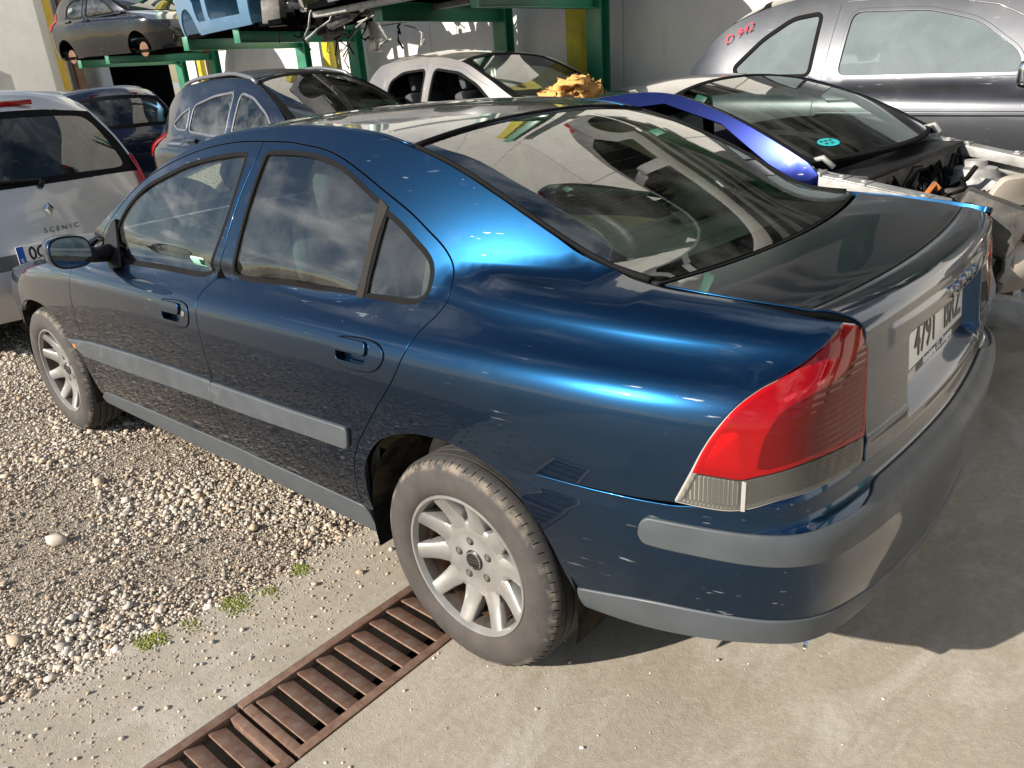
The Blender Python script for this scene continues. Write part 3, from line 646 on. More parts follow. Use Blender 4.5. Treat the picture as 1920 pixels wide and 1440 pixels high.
panel('lid_crease_shade',Fboot,np.array([(tb[4]-.0016,-.592),(tb[4]+.0016,-.592),(tb[4]+.0016,.592),(tb[4]-.0016,.592)]),'gap_black',car,step=.05,rim=False,off=.0008,out=up)  # black strip puts the crease's dark shade line into the colour
for s in (-1,1):
    g=MB(); pts=[Fboot(np.array([a]),np.array([.6*s]))[0]-[0,0,.012] for a in np.linspace(0,tb[8],20)]; g.tube(pts,.008,6); g.build('boot_gap','gap_black',car)
grid('boot_inner',Fboot,np.linspace(.01,TL-.005,24),np.linspace(-.62,.62,9),'gap_black',car,out=up).location=(.05,0,-.03)
# tail lamps
def lp(pts): return np.array(pts,float)
lampF=[(.399,1.048),(.38,1.039),(.357,1.021),(.333,1.002),(.311,.988),(.286,.973),(.266,.962),(.243,.942),(.225,.918),(.205,.877),(.191,.839),(.179,.795),(.157,.721)]
lampB=[(.157,.718),(.2,.716),(.232,.718),(.258,.728),(.294,.748),(.336,.754),(.392,.749),(.451,.742)]
lampI=[(.456,.76),(.457,.88),(.454,1.018),(.446,1.030)]
P_lamp=join(cat(lampF,.012),cat(lampB,.012),cat(lampI,.02))
red_b=cat([(.170,.791),(.177,.790),(.21,.789),(.244,.788),(.259,.795),(.30,.811),(.333,.817),(.38,.812),(.437,.803),(.47,.80)],.012)
zr=lambda u:np.interp(u,red_b[:,0],red_b[:,1])
P_red=np.array([p for p in P_lamp if p[1]>zr(p[0])+.001]); 
P_red=join(red_b[(red_b[:,0]>.178)&(red_b[:,0]<.457)],P_red[np.argsort(-np.arctan2(P_red[:,1]-.86,P_red[:,0]-.29))][::-1]) if False else P_red
def clip_poly(poly,above):
    o=[]; n=len(poly)
    for i in range(n):
        a,b=poly[i],poly[(i+1)%n]; fa=a[1]-zr(a[0]); fb=b[1]-zr(b[0])
        if not above: fa,fb=-fa,-fb
        if fa>=0: o.append(a)
        if fa*fb<0: o.append(a+(b-a)*fa/(fa-fb))
    return o
def clipped(above):
    o=clip_poly(P_lamp,above); o=np.array(o)
    # the cut chord follows the red/clear boundary
    d=np.linalg.norm(np.roll(o,-1,0)-o,axis=1); k=int(np.argmax(d)); a,b=o[k],o[(k+1)%len(o)]
    m=red_b[(red_b[:,0]>min(a[0],b[0])+.004)&(red_b[:,0]<max(a[0],b[0])-.004)]
    if a[0]>b[0]: m=m[::-1]
    return np.vstack([o[:k+1],m,o[k+1:]])
P_r=clipped(True); P_c=clipped(False)
dark=join(cat([(.262,.812),(.263,.835),(.270,.879),(.286,.918),(.310,.940),(.353,.953),(.391,.962),(.418,.985),(.44,1.0)],.012),[(.449,1.0),(.449,.815)],red_b[(red_b[:,0]<.445)&(red_b[:,0]>.27)][::-1]+[0,.008])
for s in (1,-1):
    F=vLamp if s>0 else mir(vLamp)
    oo=lambda P:P-np.array([-.4,0,.85])
    t=panel('tail_lamp',F,P_lamp,'lamp_back',car,step=.02,er=.002,depth=.012,off=-.030,out=oo)
    panel('lamp_rim',F,P_lamp,'lamp_housing',t,holes=[offset(dens(P_lamp,.012,True),.0065)],step=.02,er=.002,depth=.03,off=-.001,out=oo,bstep=.012)
    panel('red_lens',F,offset(P_r,.004),'lamp_red',t,holes=[offset(dens(dark,.012,True),.0005)],step=.018,er=.004,depth=.006,off=.002,out=oo,bstep=.012)
    panel('clear_lens',F,offset(P_c,.004),'lamp_clear',t,step=.018,er=.003,depth=.005,off=.0015,out=oo,bstep=.012)
    panel('stop_lens',F,dark,'lamp_red_dark',t,step=.018,er=.001,depth=.004,off=.0012,out=oo,bstep=.012)
    panel('reflector',F,rounded([(.192,.805),(.243,.803),(.236,.885),(.214,.875)],.006,3),'lamp_prism',t,step=.018,er=.001,depth=.003,off=-.006,out=oo,bstep=.012)
    panel('reversing_lens',F,rounded([(.262,.735),(.30,.757),(.336,.763),(.392,.757),(.447,.750),(.447,.795),(.336,.809),(.262,.788)],.004,3),'lamp_smoke',t,step=.018,er=.001,depth=.003,off=-.004,out=oo,bstep=.012)
    for (a0,a1,z0,z1) in ((.272,.330,.825,.925),(.338,.392,.825,.935),(.400,.446,.830,.99)):
        panel('bulb_bowl',F,rounded([(a0,z0),(a1,z0),(a1,z1),(a0+.012,z1)],.008,3),'lamp_bowl',t,step=.02,er=.002,depth=.01,off=-.020,out=oo,bstep=.012)
    for a0 in (.334,.396):
        panel('chamber_wall',F,np.array([(a0-.0015,.815),(a0+.0015,.815),(a0+.0015,.95),(a0-.0015,.95)]),'lamp_red_solid',t,step=.03,er=.001,depth=.02,off=-.008,out=oo)
    ridge=cat([(.255,.800),(.258,.84),(.264,.88),(.280,.921),(.304,.944),(.345,.958),(.385,.967),(.412,.985),(.428,1.005),(.436,1.03)],.012)
    rp_=np.vstack([ridge,ridge[::-1]+[-.0045,.0045]]); panel('lens_ridge',F,rp_,'lamp_red_solid',t,step=.02,er=.0012,depth=.004,off=.0015,out=oo,bstep=.012)
    panel('clear_bar',F,np.array([(.246,.722),(.2505,.722),(.2505,.786),(.246,.786)]),'lamp_housing',t,step=.02,er=.001,depth=.004,off=.003,out=oo)
    panel('indicator_back',F,rounded([(.172,.727),(.240,.728),(.240,.780),(.186,.782)],.004,3),'lamp_ribs',t,step=.02,er=.001,depth=.003,off=-.006,out=oo)
    # dark shut line round the lamp
    panel('lamp_gasket',F,offset(P_lamp,-.007),'gap_black',t,step=.03,rim=False,off=-.010,out=oo)
# rear bumper
U1=1.22
def bx_u(x):   # u where the bumper side reaches x
    us=np.linspace(.6,1.3,200); return float(np.interp(-x,(-vBump(us,us*0+.3)[:,0])[::-1],us[::-1]))
arch_b=[(1.09,.075),(1.055,.15),(1.035,.21),(1.025,.28),(1.05,.36)]
oB=lambda P:P-np.array([-.3,0,.55])
archu=np.array([(bx_u(x),v) for x,v in [(-.14,.088),(-.20,.125),(-.247,.185),(-.291,.24),(-.319,.295),(-.344,.365),(-.36,.405),(-.374,.45),(-.385,.47)]])
botc=[(archu[-1][0],.468),(.93,.462),(.83,.445),(.77,.433),(.683,.418),(.607,.424),(.538,.437),(.375,.468),(.2,.48),(0,.485)]
half=join(archu,cat(botc,.03)); 
topc=np.array([(0,.012),(.42,.006),(.50,.001),(.60,.001),(.68,.012),(.75,.035),(.82,.055),(.9,.066),(archu[0][0],.080)])
P_b=join(cat(topc,.03),half[1:],(half[::-1][1:])*[-1,1],(cat(topc,.03)[::-1])*[-1,1])
rb=panel('rear_bumper',vBump,P_b,'blue_paint',car,step=.022,er=.003,depth=.016,out=oB)
vt=cat([(1.06,.405),(.899,.366),(.774,.353),(.688,.351),(.628,.353),(.549,.37),(.456,.393),(.345,.417),(.2,.43),(0,.435)],.03)
vtop=join(vt,(vt[::-1])*[-1,1]); lo=[p for p in cat(botc,.03)]; lo=np.array(lo)
P_v=join(vt,(vt[::-1][1:])*[-1,1],[(-archu[-2][0],.45)],(lo)*[-1,1],lo[::-1][1:],[(archu[-2][0],.45)])
panel('bumper_valance',lambda u,v:vBump(u,v),P_v,'grey_plastic',rb,step=.022,er=.005,depth=.014,out=oB,off=.005)
mt=cat([(.905,.150),(.893,.128),(.87,.122),(.786,.118),(.697,.122),(.656,.126),(.607,.128),(.544,.132),(.50,.134)],.015)
mb=cat([(.50,.196),(.577,.192),(.654,.190),(.695,.190),(.793,.188),(.88,.188),(.900,.184),(.908,.170)],.015)
ledge=join(mt,[(.455,.118),(.43,.098)],cat([(.41,.092),(.3,.090),(0,.089)],.03))
P_m=join(ledge,(ledge[::-1][1:])*[-1,1],(mb[::-1])*[-1,1],[(-.35,.199),(0,.2),(.35,.199)],mb)
panel('bumper_moulding',vBump,P_m,'grey_plastic',rb,step=.018,er=.005,depth=.012,out=oB,off=.007,bstep=.014)
# exhaust tip
g=MB(); g.lathe([(.026,0),(.026,-.16),(.023,-.16),(.023,0)],24,'x',(-.66,.60,.300)); g.build('exhaust_tip','chrome',car,smooth=True)
# number plate
pc=vT(0.,.872)+.028
def PL(y,z): return (pc-(z-.872)*.12-.0,y,z)
g=MB(); zc=.869
nx=Vector((-1,0,-.10)).normalized(); yv=Vector((0,-1,0)); zv=yv.cross(nx)*1
zv=Vector((-.10,0,1)).normalized()*1; zv=Vector((.10,0,1)).normalized(); nx=Vector((-1,0,.10)).normalized()
pl0=Vector((-.853,.0,.886))
def plm(a,b,h): return pl0+yv*a+zv*b+nx*h
def slab(mb,a0,a1,b0,b1,h0,h1):
    v=[plm(a,b,h) for h in (h0,h1) for a,b in ((a0,b0),(a1,b0),(a1,b1),(a0,b1))]
    mb.add(v,[(0,3,2,1),(4,5,6,7),(0,1,5,4),(1,2,6,5),(2,3,7,6),(3,0,4,7)])
g=MB(); slab(g,-.267,.267,-.083,.062,-.012,0.0); pf=g.build('plate_holder','plate_black',car,bevel=.003)
g=MB(); slab(g,-.26,.26,-.055,.055,.0005,.003); lpz=g.build('licence_plate','plate_white',car,bevel=.0015)
g=MB(); slab(g,-.258,-.218,-.053,.053,.0032,.0038); g.build('plate_band','plate_blue',lpz)
def ptext(nm,body,size,a,b,mat,h=.0042,**k): return place_text(nm,body,size,plm(a,b,h),yv,zv,mat,lpz if nm!='dealer_lettering' else pf,extrude=.0006,**k)
ptext('plate_characters','4791',.112,-.085,-.002,'plate_black',font_w=.80,bold=.0018); ptext('plate_characters','BRZ',.112,.155,-.002,'plate_black',font_w=.80,bold=.0018); ptext('plate_letter','E',.045,-.238,-.032,'white_print')
ptext('dealer_lettering','Autojaime, S.L. Zaragoza',.026,.035,-.069,'white_print',h=.0008,bold=.0006)
g=MB(); slab(g,-.235,-.155,-.079,-.060,.0004,.0012); g.build('dealer_emblem','sticker_teal' if False else 'lamp_housing',pf)
# badge on the lip
xb=float(vT(-.30,.985))-.012
g=MB(); 
for k,ch in enumerate('VOLVO'):
    y=.060-k*.058; place_text('badge_letter',ch,.040,(float(vT(y,.985))-.0085,y,.985),(0,-1,0),(.12,0,1),'chrome',car,extrude=.003,bold=.0012)
place_text('badge_letter','D5' if False else 'D',.03,(float(vT(-.27,.775))-.006,-.27,.775),(0,-1,0),(.1,0,1),'chrome',car,extrude=.002)
# ---- wheels
def make_wheel(name='wheel'):
    w_=empty(name)
    g=MB(); pr=[(.200,-.085),(.215,-.093),(.245,-.098),(.280,-.094),(.298,-.082),(.308,-.066)]
    for a in (-.045,-.015,.015,.045): pr+=[(.312,a-.008),(.312,a-.003),(.305,a-.0025),(.305,a+.0025),(.312,a+.003),(.312,a+.008)]
    pr+=[(.308,.066),(.298,.082),(.280,.094),(.245,.098),(.222,.093),(.212,.086),(.204,.078)]
    g.lathe(pr,96,'y'); t=g.build('tyre','tyre_rubber',w_,smooth=True,auto=R(40))
    g=MB()
    for k in range(72):   # sipes across the shoulder
        th=2*math.pi*k/72
        for s in (1,-1):
            pts=[(r_*math.cos(th+s*o),s*h,r_*math.sin(th+s*o)) for r_,h,o in ((.2975,.0822,0),(.3045,.0722,.006),(.3080,.062,.014),(.3110,.053,.02))]
            g.tube(pts,.0013,4)
    tag(g.build('tread_sipes','gap_black',w_),kind='stuff')
    g=MB(); g.lathe([(.2095,.074),(.2105,.083),(.207,.087),(.201,.086),(.197,.078),(.194,.070)],72,'y'); g.build('rim','alloy',w_,smooth=True,auto=R(50))
    g=MB(); g.lathe([(.194,.070),(.189,.055),(.186,.03),(.184,-.08),(.205,-.088)],72,'y'); g.build('rim_barrel','alloy_brake_dust',w_,smooth=True,auto=R(50))
    g=MB(); g.lathe([(.186,-.02),(.178,.03),(.176,.045)],48,'y'); 
    g.lathe([(0.02,-.012),(.135,-.012),(.135,-.03),(.02,-.03)],48,'y'); g.build('brake_disc','brake_rust',w_,smooth=True,auto=R(40))
    # hub
    g=MB(); g.lathe([(.0,.046),(.036,.046),(.040,.0445),(.085,.0465),(.110,.0455),(.118,.040),(.120,.012)],60,'y'); hb=g.build('hub','alloy',w_,smooth=True,auto=R(60))
    for k in range(5):
        th=2*math.pi*k/5+.3
        g=MB(); g.lathe([(.0,.0463),(.0125,.0463),(.0125,.040)],20,'y',(.058*math.cos(th),0,.058*math.sin(th))); g.build('bolt_hole','alloy_brake_dust',w_,smooth=True)
        g=MB(); g.lathe([(.0,.049),(.006,.049),(.0068,.046)],6,'y',(.058*math.cos(th),0,.058*math.sin(th))); g.build('wheel_bolt','steel',w_)
    g=MB(); g.lathe([(.0,.052),(.022,.0515),(.028,.050),(.031,.046)],32,'y'); g.build('centre_cap','plate_black',w_,smooth=True)
    g=MB(); g.lathe([(.0235,.0522),(.0265,.0516),(.0265,.0508),(.0235,.051)],32,'y',closed=True)
    g.box((-.024,.0518,-.005),(.024,.0526,-.0035)); g.box((-.024,.0518,.0035),(.024,.0526,.005)); g.build('cap_emblem','chrome',w_)
    for k in range(10):   # broad tapering spokes with a raised crown
        th=2*math.pi*k/10; ca,sa=math.cos(th),math.sin(th); g=MB(); v=[];f=[]
        secs=[(.095,.031,.036,.0455),(.118,.0305,.040,.0485),(.138,.028,.044,.053),(.160,.026,.051,.061),(.183,.0245,.062,.071),(.199,.0245,.070,.077)]
        for r_,hw,h0,h1 in secs:
            for a,h in ((-hw,h0-.030),(-hw,h1-.005),(-hw*.80,h1),(0,h1+.0008),(hw*.80,h1),(hw,h1-.005),(hw,h0-.030)):
                v.append((r_*ca-a*sa,h,r_*sa+a*ca))
        for i in range(len(secs)-1):
            for j in range(6): f.append((i*7+j,i*7+j+1,(i+1)*7+j+1,(i+1)*7+j))
        g.add(v,f); g.build('spoke','alloy',w_,smooth=True,auto=R(50))
    return w_
wh=make_wheel(); wh.parent=car
for i,(x,y,rz,rot) in enumerate([(0,.780,0,.16),(2.715,.785,0,.35),(0,-.780,math.pi,.5),(2.715,-.785,math.pi,.9)]):
    o=wh if i==0 else copy_tree(wh,car); o.location=(x,y,.310); o.rotation_euler=(0,rot,rz) if rz==0 else (0,-rot,rz)
# wheel housings
for x,rr,za in ((0,.375,.325),(2.715,.36,.31)):
    for s in (1,-1):
        g=MB(); prof=[(.62,),]; n=26; v=[];f=[]
        for k in range(n):
            th=-.25+ (math.pi+.5)*k/(n-1)
            for yy in (.862,.60,.56): 
                r_=rr if yy>.57 else rr*.1
                v.append((x+r_*math.cos(th),yy*s,za+r_*math.sin(th)))
        for k in range(n-1):
            for j in range(2): f.append((k*3+j,k*3+j+1,(k+1)*3+j+1,(k+1)*3+j))
        g.add(v,f); g.build('wheel_arch_liner','arch_liner',car,smooth=True)
# underbody
g=MB(); g.box((.40,-.74,.20),(2.3,.74,.24)); g.box((-.80,-.62,.33),(.40,.62,.36)); g.box((2.3,-.55,.22),(3.5,.55,.26)); g.box((-.86,-.55,.36),(-.84,.55,.70)); g.build('underbody','gap_black',car)
# ---- door mirrors
def mirror(s):
    m=empty('door_mirror',parent=car)
    # shell: rounded pod, glass faces backwards
    n=28; v=[];f=[]
    def ol(k,sx,sz):
        th=2*math.pi*k/n; c,s_=math.cos(th),math.sin(th); e=.72
        return (math.copysign(abs(c)**e,c)*sx, math.copysign(abs(s_)**e,s_)*sz)
    secs=[(1.852,.84,.80),(1.845,.97,.96),(1.856,1.0,1.0),(1.89,1.0,1.0),(1.925,.92,.92),(1.955,.72,.74),(1.972,.40,.42),(1.976,.08,.08)]
    for x,a,b in secs:
        for k in range(n):
            dy,dz=ol(k,.084*a,.062*b); v.append((x-dy*.25,s*(.968+dy),1.000+dz+dy*.10))
    for i in range(len(secs)-1):
        for k in range(n): f.append((i*n+k,i*n+(k+1)%n,(i+1)*n+(k+1)%n,(i+1)*n+k))
    g=MB(); g.add(v,f); g.f.append(tuple(range((len(secs)-1)*n,len(secs)*n))); g.build('mirror_shell','blue_paint',m,smooth=True)
    g=MB(); ring_=[]; 
    vv=[(1.848-(ol(k,.076,.054)[0])*.25,s*(.968+ol(k,.076,.054)[0]),1.000+ol(k,.076,.054)[1]+ol(k,.076,.054)[0]*.10) for k in range(n)]
    g.add(vv,[tuple(range(n))]); g.build('mirror_glass','mirror_glass',m)
    g=MB(); a=[(p[0]-.003,p[1],p[2]) for p in vv]; b=[v[n+k] for k in range(n)]
    g.add(vv+b,[(k,(k+1)%n,n+(k+1)%n,n+k) for k in range(n)]); g.build('mirror_rim','black_plastic',m,smooth=True)
    g=MB(); g.prism([(1.80,.915),(1.86,.905),(2.02,.93),(2.06,.985),(1.99,1.06),(1.95,1.075),(1.90,1.0)],0,.02,'y')
    vz=[]
    for x,y,z in g.v: vz.append((x,s*(float(vS(x,z))+.002+y*.6),z))
    g.v=vz; g.build('mirror_base','black_plastic',m,bevel=.004)
    g=MB(); g.tube([(1.93,s*.80,.955),(1.915,s*.86,.960),(1.905,s*.90,.975)],[.035,.030,.034],12); g.build('mirror_arm','black_plastic',m,smooth=True)
mirror(1); mirror(-1)
# window sticker
panel('window_sticker',FS,rounded([(1.305,.968),(1.215,.968),(1.215,1.005),(1.305,1.005)],.006,3),'sticker_mint',car,step=.03,off=-.0045,rim=False)
panel('sticker_print',FS,rounded([(1.245,.974),(1.222,.974),(1.222,.999),(1.245,.999)],.004,3),'plate_black',car,step=.03,off=-.0042,rim=False)
# ---- cabin
g=MB(); g.box((.35,-.72,.26),(2.25,.72,.30)); g.build('cabin_floor','dark_trim',car)
def seat(x,y,mat,w_=.50):
    s=empty('seat',parent=car)
    g=MB(); g.box((x-.02,y-w_/2,.38),(x+.50,y+w_/2,.54)); g.build('seat_cushion',mat,s,bevel=.06,segs=4)
    M=Matrix.Translation((x,y,.50))@Matrix.Rotation(R(-20),4,'Y')
    g=MB(); g.box((-.10,-w_/2,0),(.05,w_/2,.60),M); g.build('seat_back',mat,s,bevel=.055,segs=4)
    M2=Matrix.Translation((x,y,.50))@Matrix.Rotation(R(-17),4,'Y')
    g=MB(); g.box((-.09,-.14,.63),(.02,.14,.80),M2); g.build('headrest',mat,s,bevel=.05,segs=4)
    g=MB()
    for d in (-.06,.06):
        a=M2@Vector((-.03,d,.55)); b=M2@Vector((-.03,d,.66)); g.tube([a,b],.006,6)
    g.build('headrest_posts','chrome',s)
for y in (.36,-.36): seat(1.18,y,'seat_grey',.50)
for i,x in enumerate((.30,)):
    s=empty('rear_seat',parent=car)
    g=MB(); g.box((x-.02,-.64,.38),(x+.48,.64,.54)); g.build('seat_cushion','beige_cloth',s,bevel=.06,segs=4)
    M=Matrix.Translation((x,0,.50))@Matrix.Rotation(R(-24),4,'Y')
    for y in (-.42,0,.42):
        g=MB(); g.box((-.12,y-.205,0),(.03,y+.205,.56),M); g.build('seat_back','beige_cloth',s,bevel=.045,segs=4)
        if y: 
            g=MB(); g.box((-.08,y-.13,.58),(.02,y+.13,.70),M); g.build('headrest','dark_cloth' if y>0 else 'beige_cloth',s,bevel=.04,segs=4)
grid('parcel_shelf',lambda u,v:np.stack([u,v,1.0+0*u+.01*np.cos(v*3)],-1),np.linspace(-.44,.14,8),np.linspace(-.62,.62,12),'beige_trim',car,out=up)
g=MB(); g.box((-.40,-.11,1.01),(-.34,.11,1.035)); g.build('high_brake_light','dark_trim',car,bevel=.008)
def dashF(u,v): return np.stack([1.72+.40*u+.0*v-.02*np.cos(v*2.2),v,.84+.11*np.sqrt(np.clip(u,0,1))-.03*(v/.7)**2],-1)
grid('dashboard',dashF,np.linspace(.0,1.25,14),np.linspace(-.72,.72,16),'dark_trim',car,out=up)
g=MB(); g.box((1.70,-.72,.40),(1.76,.72,.85)); g.build('dashboard_front','dark_trim',car,bevel=.02)
g=MB(); ang=R(25); cx,cy,cz=1.56,.36,.80
g.tube([(cx+.185*math.sin(t)*math.sin(ang),cy+.185*math.cos(t),cz+.185*math.sin(t)*math.cos(ang)) for t in np.linspace(0,2*math.pi,33)],.015,8,False)
g.tube([(cx-.1,cy,cz-.02),(1.74,cy,.72)],.03,8); g.box((cx-.01,cy-.16,cz-.03),(cx+.02,cy+.16,cz+.03)); g.build('steering_wheel','dark_trim',car,smooth=True,auto=R(50))
g=MB(); g.box((1.50,-.10,.30),(1.75,.10,.62)); g.box((.6,-.10,.30),(1.5,.10,.52)); g.build('centre_console','dark_trim',car,bevel=.03)
g=MB(); g.tube([(1.48,.02,1.34),(1.50,0,1.30)],.008,6); g.box((1.475,-.10,1.255),(1.495,.10,1.315)); g.build('interior_mirror','dark_trim',car,bevel=.008)
# ------------------------------------------------------------------ ground
def meshfast(name,V,F,col=None):
    me=bpy.data.meshes.new(name); V=np.asarray(V,np.float32); F=np.asarray(F,np.int32)
    me.vertices.add(len(V)); me.vertices.foreach_set('co',V.ravel()); me.loops.add(F.size); me.loops.foreach_set('vertex_index',F.ravel())
    me.polygons.add(len(F)); me.polygons.foreach_set('loop_start',np.arange(0,F.size,F.shape[1],dtype=np.int32)); me.polygons.foreach_set('use_smooth',np.ones(len(F),bool))
    me.update(calc_edges=True)
    if col is not None:
        a=me.color_attributes.new('Col','FLOAT_COLOR','POINT'); c=np.ones((len(V),4),np.float32); c[:,:3]=col; a.data.foreach_set('color',c.ravel())
    return me
def earth():
    m,nt,o=newmat('packed_earth'); co=objco(nt)
    a=noise(nt,5,8,.65,co,.3); b=noise(nt,170,6,.75,co); v=N(nt,'ShaderNodeTexVoronoi',{'Scale':110.,'Vector':co})
    c=ramp(nt,a,[(.3,(.26,.215,.165)),(.7,(.38,.325,.255))]); c=mixc_(nt,.55,c,ramp(nt,b,[(.3,(.16,.13,.10)),(.7,(.48,.42,.34))]))
    bs=N(nt,'ShaderNodeBsdfPrincipled',{'Base Color':c,'Roughness':.95})
    h=N(nt,'ShaderNodeMath',{0:b,1:v.outputs['Distance']},operation='ADD').outputs[0]
    nt.links.new(bump(nt,h,.9,.008),bs.inputs['Normal']); nt.links.new(bs.outputs[0],o.inputs[0])
earth()
def concrete():
    m,nt,o=newmat('worn_concrete'); co=objco(nt)
    mp=N(nt,'ShaderNodeMapping',{'Vector':co,'Rotation':(0,0,R(-20)),'Scale':(1.,.45,1.)}).outputs[0]
    big=noise(nt,1.1,8,.62,co,.6); mid=noise(nt,7,8,.68,mp,.5); fine=noise(nt,260,5,.75,co); gr=noise(nt,45,6,.7,co)
    c=ramp(nt,big,[(.25,(.29,.245,.19)),(.5,(.375,.325,.255)),(.75,(.44,.39,.315))])
    c=mixc_(nt,.62,c,ramp(nt,mid,[(.30,(.235,.20,.155)),(.52,(.38,.33,.26)),(.72,(.51,.465,.395))]))
    pale=ramp(nt,noise(nt,3.3,9,.7,mp,.9),[(.50,(0,0,0)),(.64,(1,1,1))]); c=mixc_(nt,N(nt,'ShaderNodeMath',{0:pale,1:.75},operation='MULTIPLY').outputs[0],c,(.64,.605,.55))
    ol=ramp(nt,noise(nt,2.1,6,.6,co,.4),[(.62,(0,0,0)),(.75,(1,1,1))]); c=mixc_(nt,N(nt,'ShaderNodeMath',{0:ol,1:.5},operation='MULTIPLY').outputs[0],c,(.14,.115,.085))
    c=mixc_(nt,.4,c,ramp(nt,fine,[(.28,(.13,.11,.085)),(.55,(.395,.345,.275)),(.78,(.52,.48,.41))]))
    c=mixc_(nt,.25,c,ramp(nt,gr,[(.35,(.17,.145,.11)),(.65,(.42,.37,.30))]))
    sp=N(nt,'ShaderNodeTexVoronoi',{'Scale':75.,'Vector':co}); pit=ramp(nt,sp.outputs['Distance'],[(.05,(1,1,1)),(.13,(0,0,0))])
    gate=ramp(nt,noise(nt,4,4,.6,co),[(.52,(0,0,0)),(.6,(1,1,1))]); pit=mixc_(nt,1.,pit,gate,'MULTIPLY'); c=mixc_(nt,N(nt,'ShaderNodeMath',{0:pit,1:.65},operation='MULTIPLY').outputs[0],c,(.10,.085,.065))
    # thin wandering cracks
    wp=N(nt,'ShaderNodeVectorMath',{0:co},operation='ADD'); nn=N(nt,'ShaderNodeTexNoise',{'Scale':4.,'Detail':5.,'Vector':co}); sc=N(nt,'ShaderNodeVectorMath',{0:nn.outputs['Color']},operation='SCALE'); sc.inputs['Scale'].default_value=.28; nt.links.new(sc.outputs[0],wp.inputs[1])
    vc=N(nt,'ShaderNodeTexVoronoi',{'Scale':.75,'Vector':wp.outputs[0]},feature='DISTANCE_TO_EDGE'); crk=ramp(nt,vc.outputs['Distance'],[(.0,(1,1,1)),(.0045,(0,0,0))])
    cg=ramp(nt,noise(nt,1.7,3,.5,co),[(.55,(0,0,0)),(.62,(1,1,1))]); crk=mixc_(nt,1.,crk,cg,'MULTIPLY'); c=mixc_(nt,N(nt,'ShaderNodeMath',{0:crk,1:.45},operation='MULTIPLY').outputs[0],c,(.07,.06,.045))
    bs=N(nt,'ShaderNodeBsdfPrincipled',{'Base Color':c,'Roughness':.88})
    h=N(nt,'ShaderNodeMath',{0:fine,1:mid},operation='ADD').outputs[0]; h=N(nt,'ShaderNodeMath',{0:h,1:gr},operation='ADD').outputs[0]
    h=N(nt,'ShaderNodeMath',{0:h,1:crk},operation='SUBTRACT').outputs[0]; h=N(nt,'ShaderNodeMath',{0:h,1:pit},operation='SUBTRACT').outputs[0]
    nt.links.new(bump(nt,h,.55,.006),bs.inputs['Normal']); nt.links.new(bs.outputs[0],o.inputs[0])
concrete()
GX0,GX1=.105,.405       # drain channel, runs along y
g_ext=400
me=meshfast('ground',[(-g_ext,-g_ext,-.30),(g_ext,-g_ext,-.30),(g_ext,g_ext,-.30),(-g_ext,g_ext,-.30)],[(0,1,2,3)])
tag(put('ground',me,'packed_earth'),kind='structure')
def edge_x(y): return .625+.19*y+.03*np.sin(y*3.1)+.016*np.sin(y*9.7+1)+.008*np.sin(y*23.)
ys=np.linspace(-9,9,400); ed=np.stack([edge_x(ys),ys],1)
flat=lambda z: (lambda u,v: np.stack([u,v,z+0*u],-1))
def sheet(name,poly,z,mat,holes=(),depth=.05,er=.004,step=.6):
    o=panel(name,flat(z),poly,mat,None,holes=holes,step=step,er=er,depth=depth,out=(0,0,1),bstep=3.); return o
slab=tag(sheet('concrete_slab',np.vstack([ed,[(-14,9),(-14,-9)]]),0.,'worn_concrete',[[(GX0,-3.2),(GX1,-3.2),(GX1,2.062),(GX0,2.062)]],depth=.28,er=.003),kind='structure')
gb=tag(sheet('gravel_bed',np.vstack([ed[::-1]+[.004,0],[(30,-9),(30,9)]]),-.017,'packed_earth',depth=.02),kind='structure')
# gravel: single stones lying on the bed, thinning out over the slab edge
t=(1+5**.5)/2
ico=np.array([(-1,t,0),(1,t,0),(-1,-t,0),(1,-t,0),(0,-1,t),(0,1,t),(0,-1,-t),(0,1,-t),(t,0,-1),(t,0,1),(-t,0,-1),(-t,0,1)],float); ico/=np.linalg.norm(ico[0])
icf=np.array([(0,11,5),(0,5,1),(0,1,7),(0,7,10),(0,10,11),(1,5,9),(5,11,4),(11,10,2),(10,7,6),(7,1,8),(3,9,4),(3,4,2),(3,2,6),(3,6,8),(3,8,9),(4,9,5),(2,4,11),(6,2,10),(8,6,7),(9,8,1)])
PAL=np.array([1.24,1.17,1.08])*np.array([(.46,.42,.36),(.38,.345,.30),(.53,.50,.44),(.30,.27,.235),(.42,.35,.27),(.36,.27,.19),(.57,.54,.50),(.22,.20,.18),(.40,.30,.215),(.34,.33,.32)])
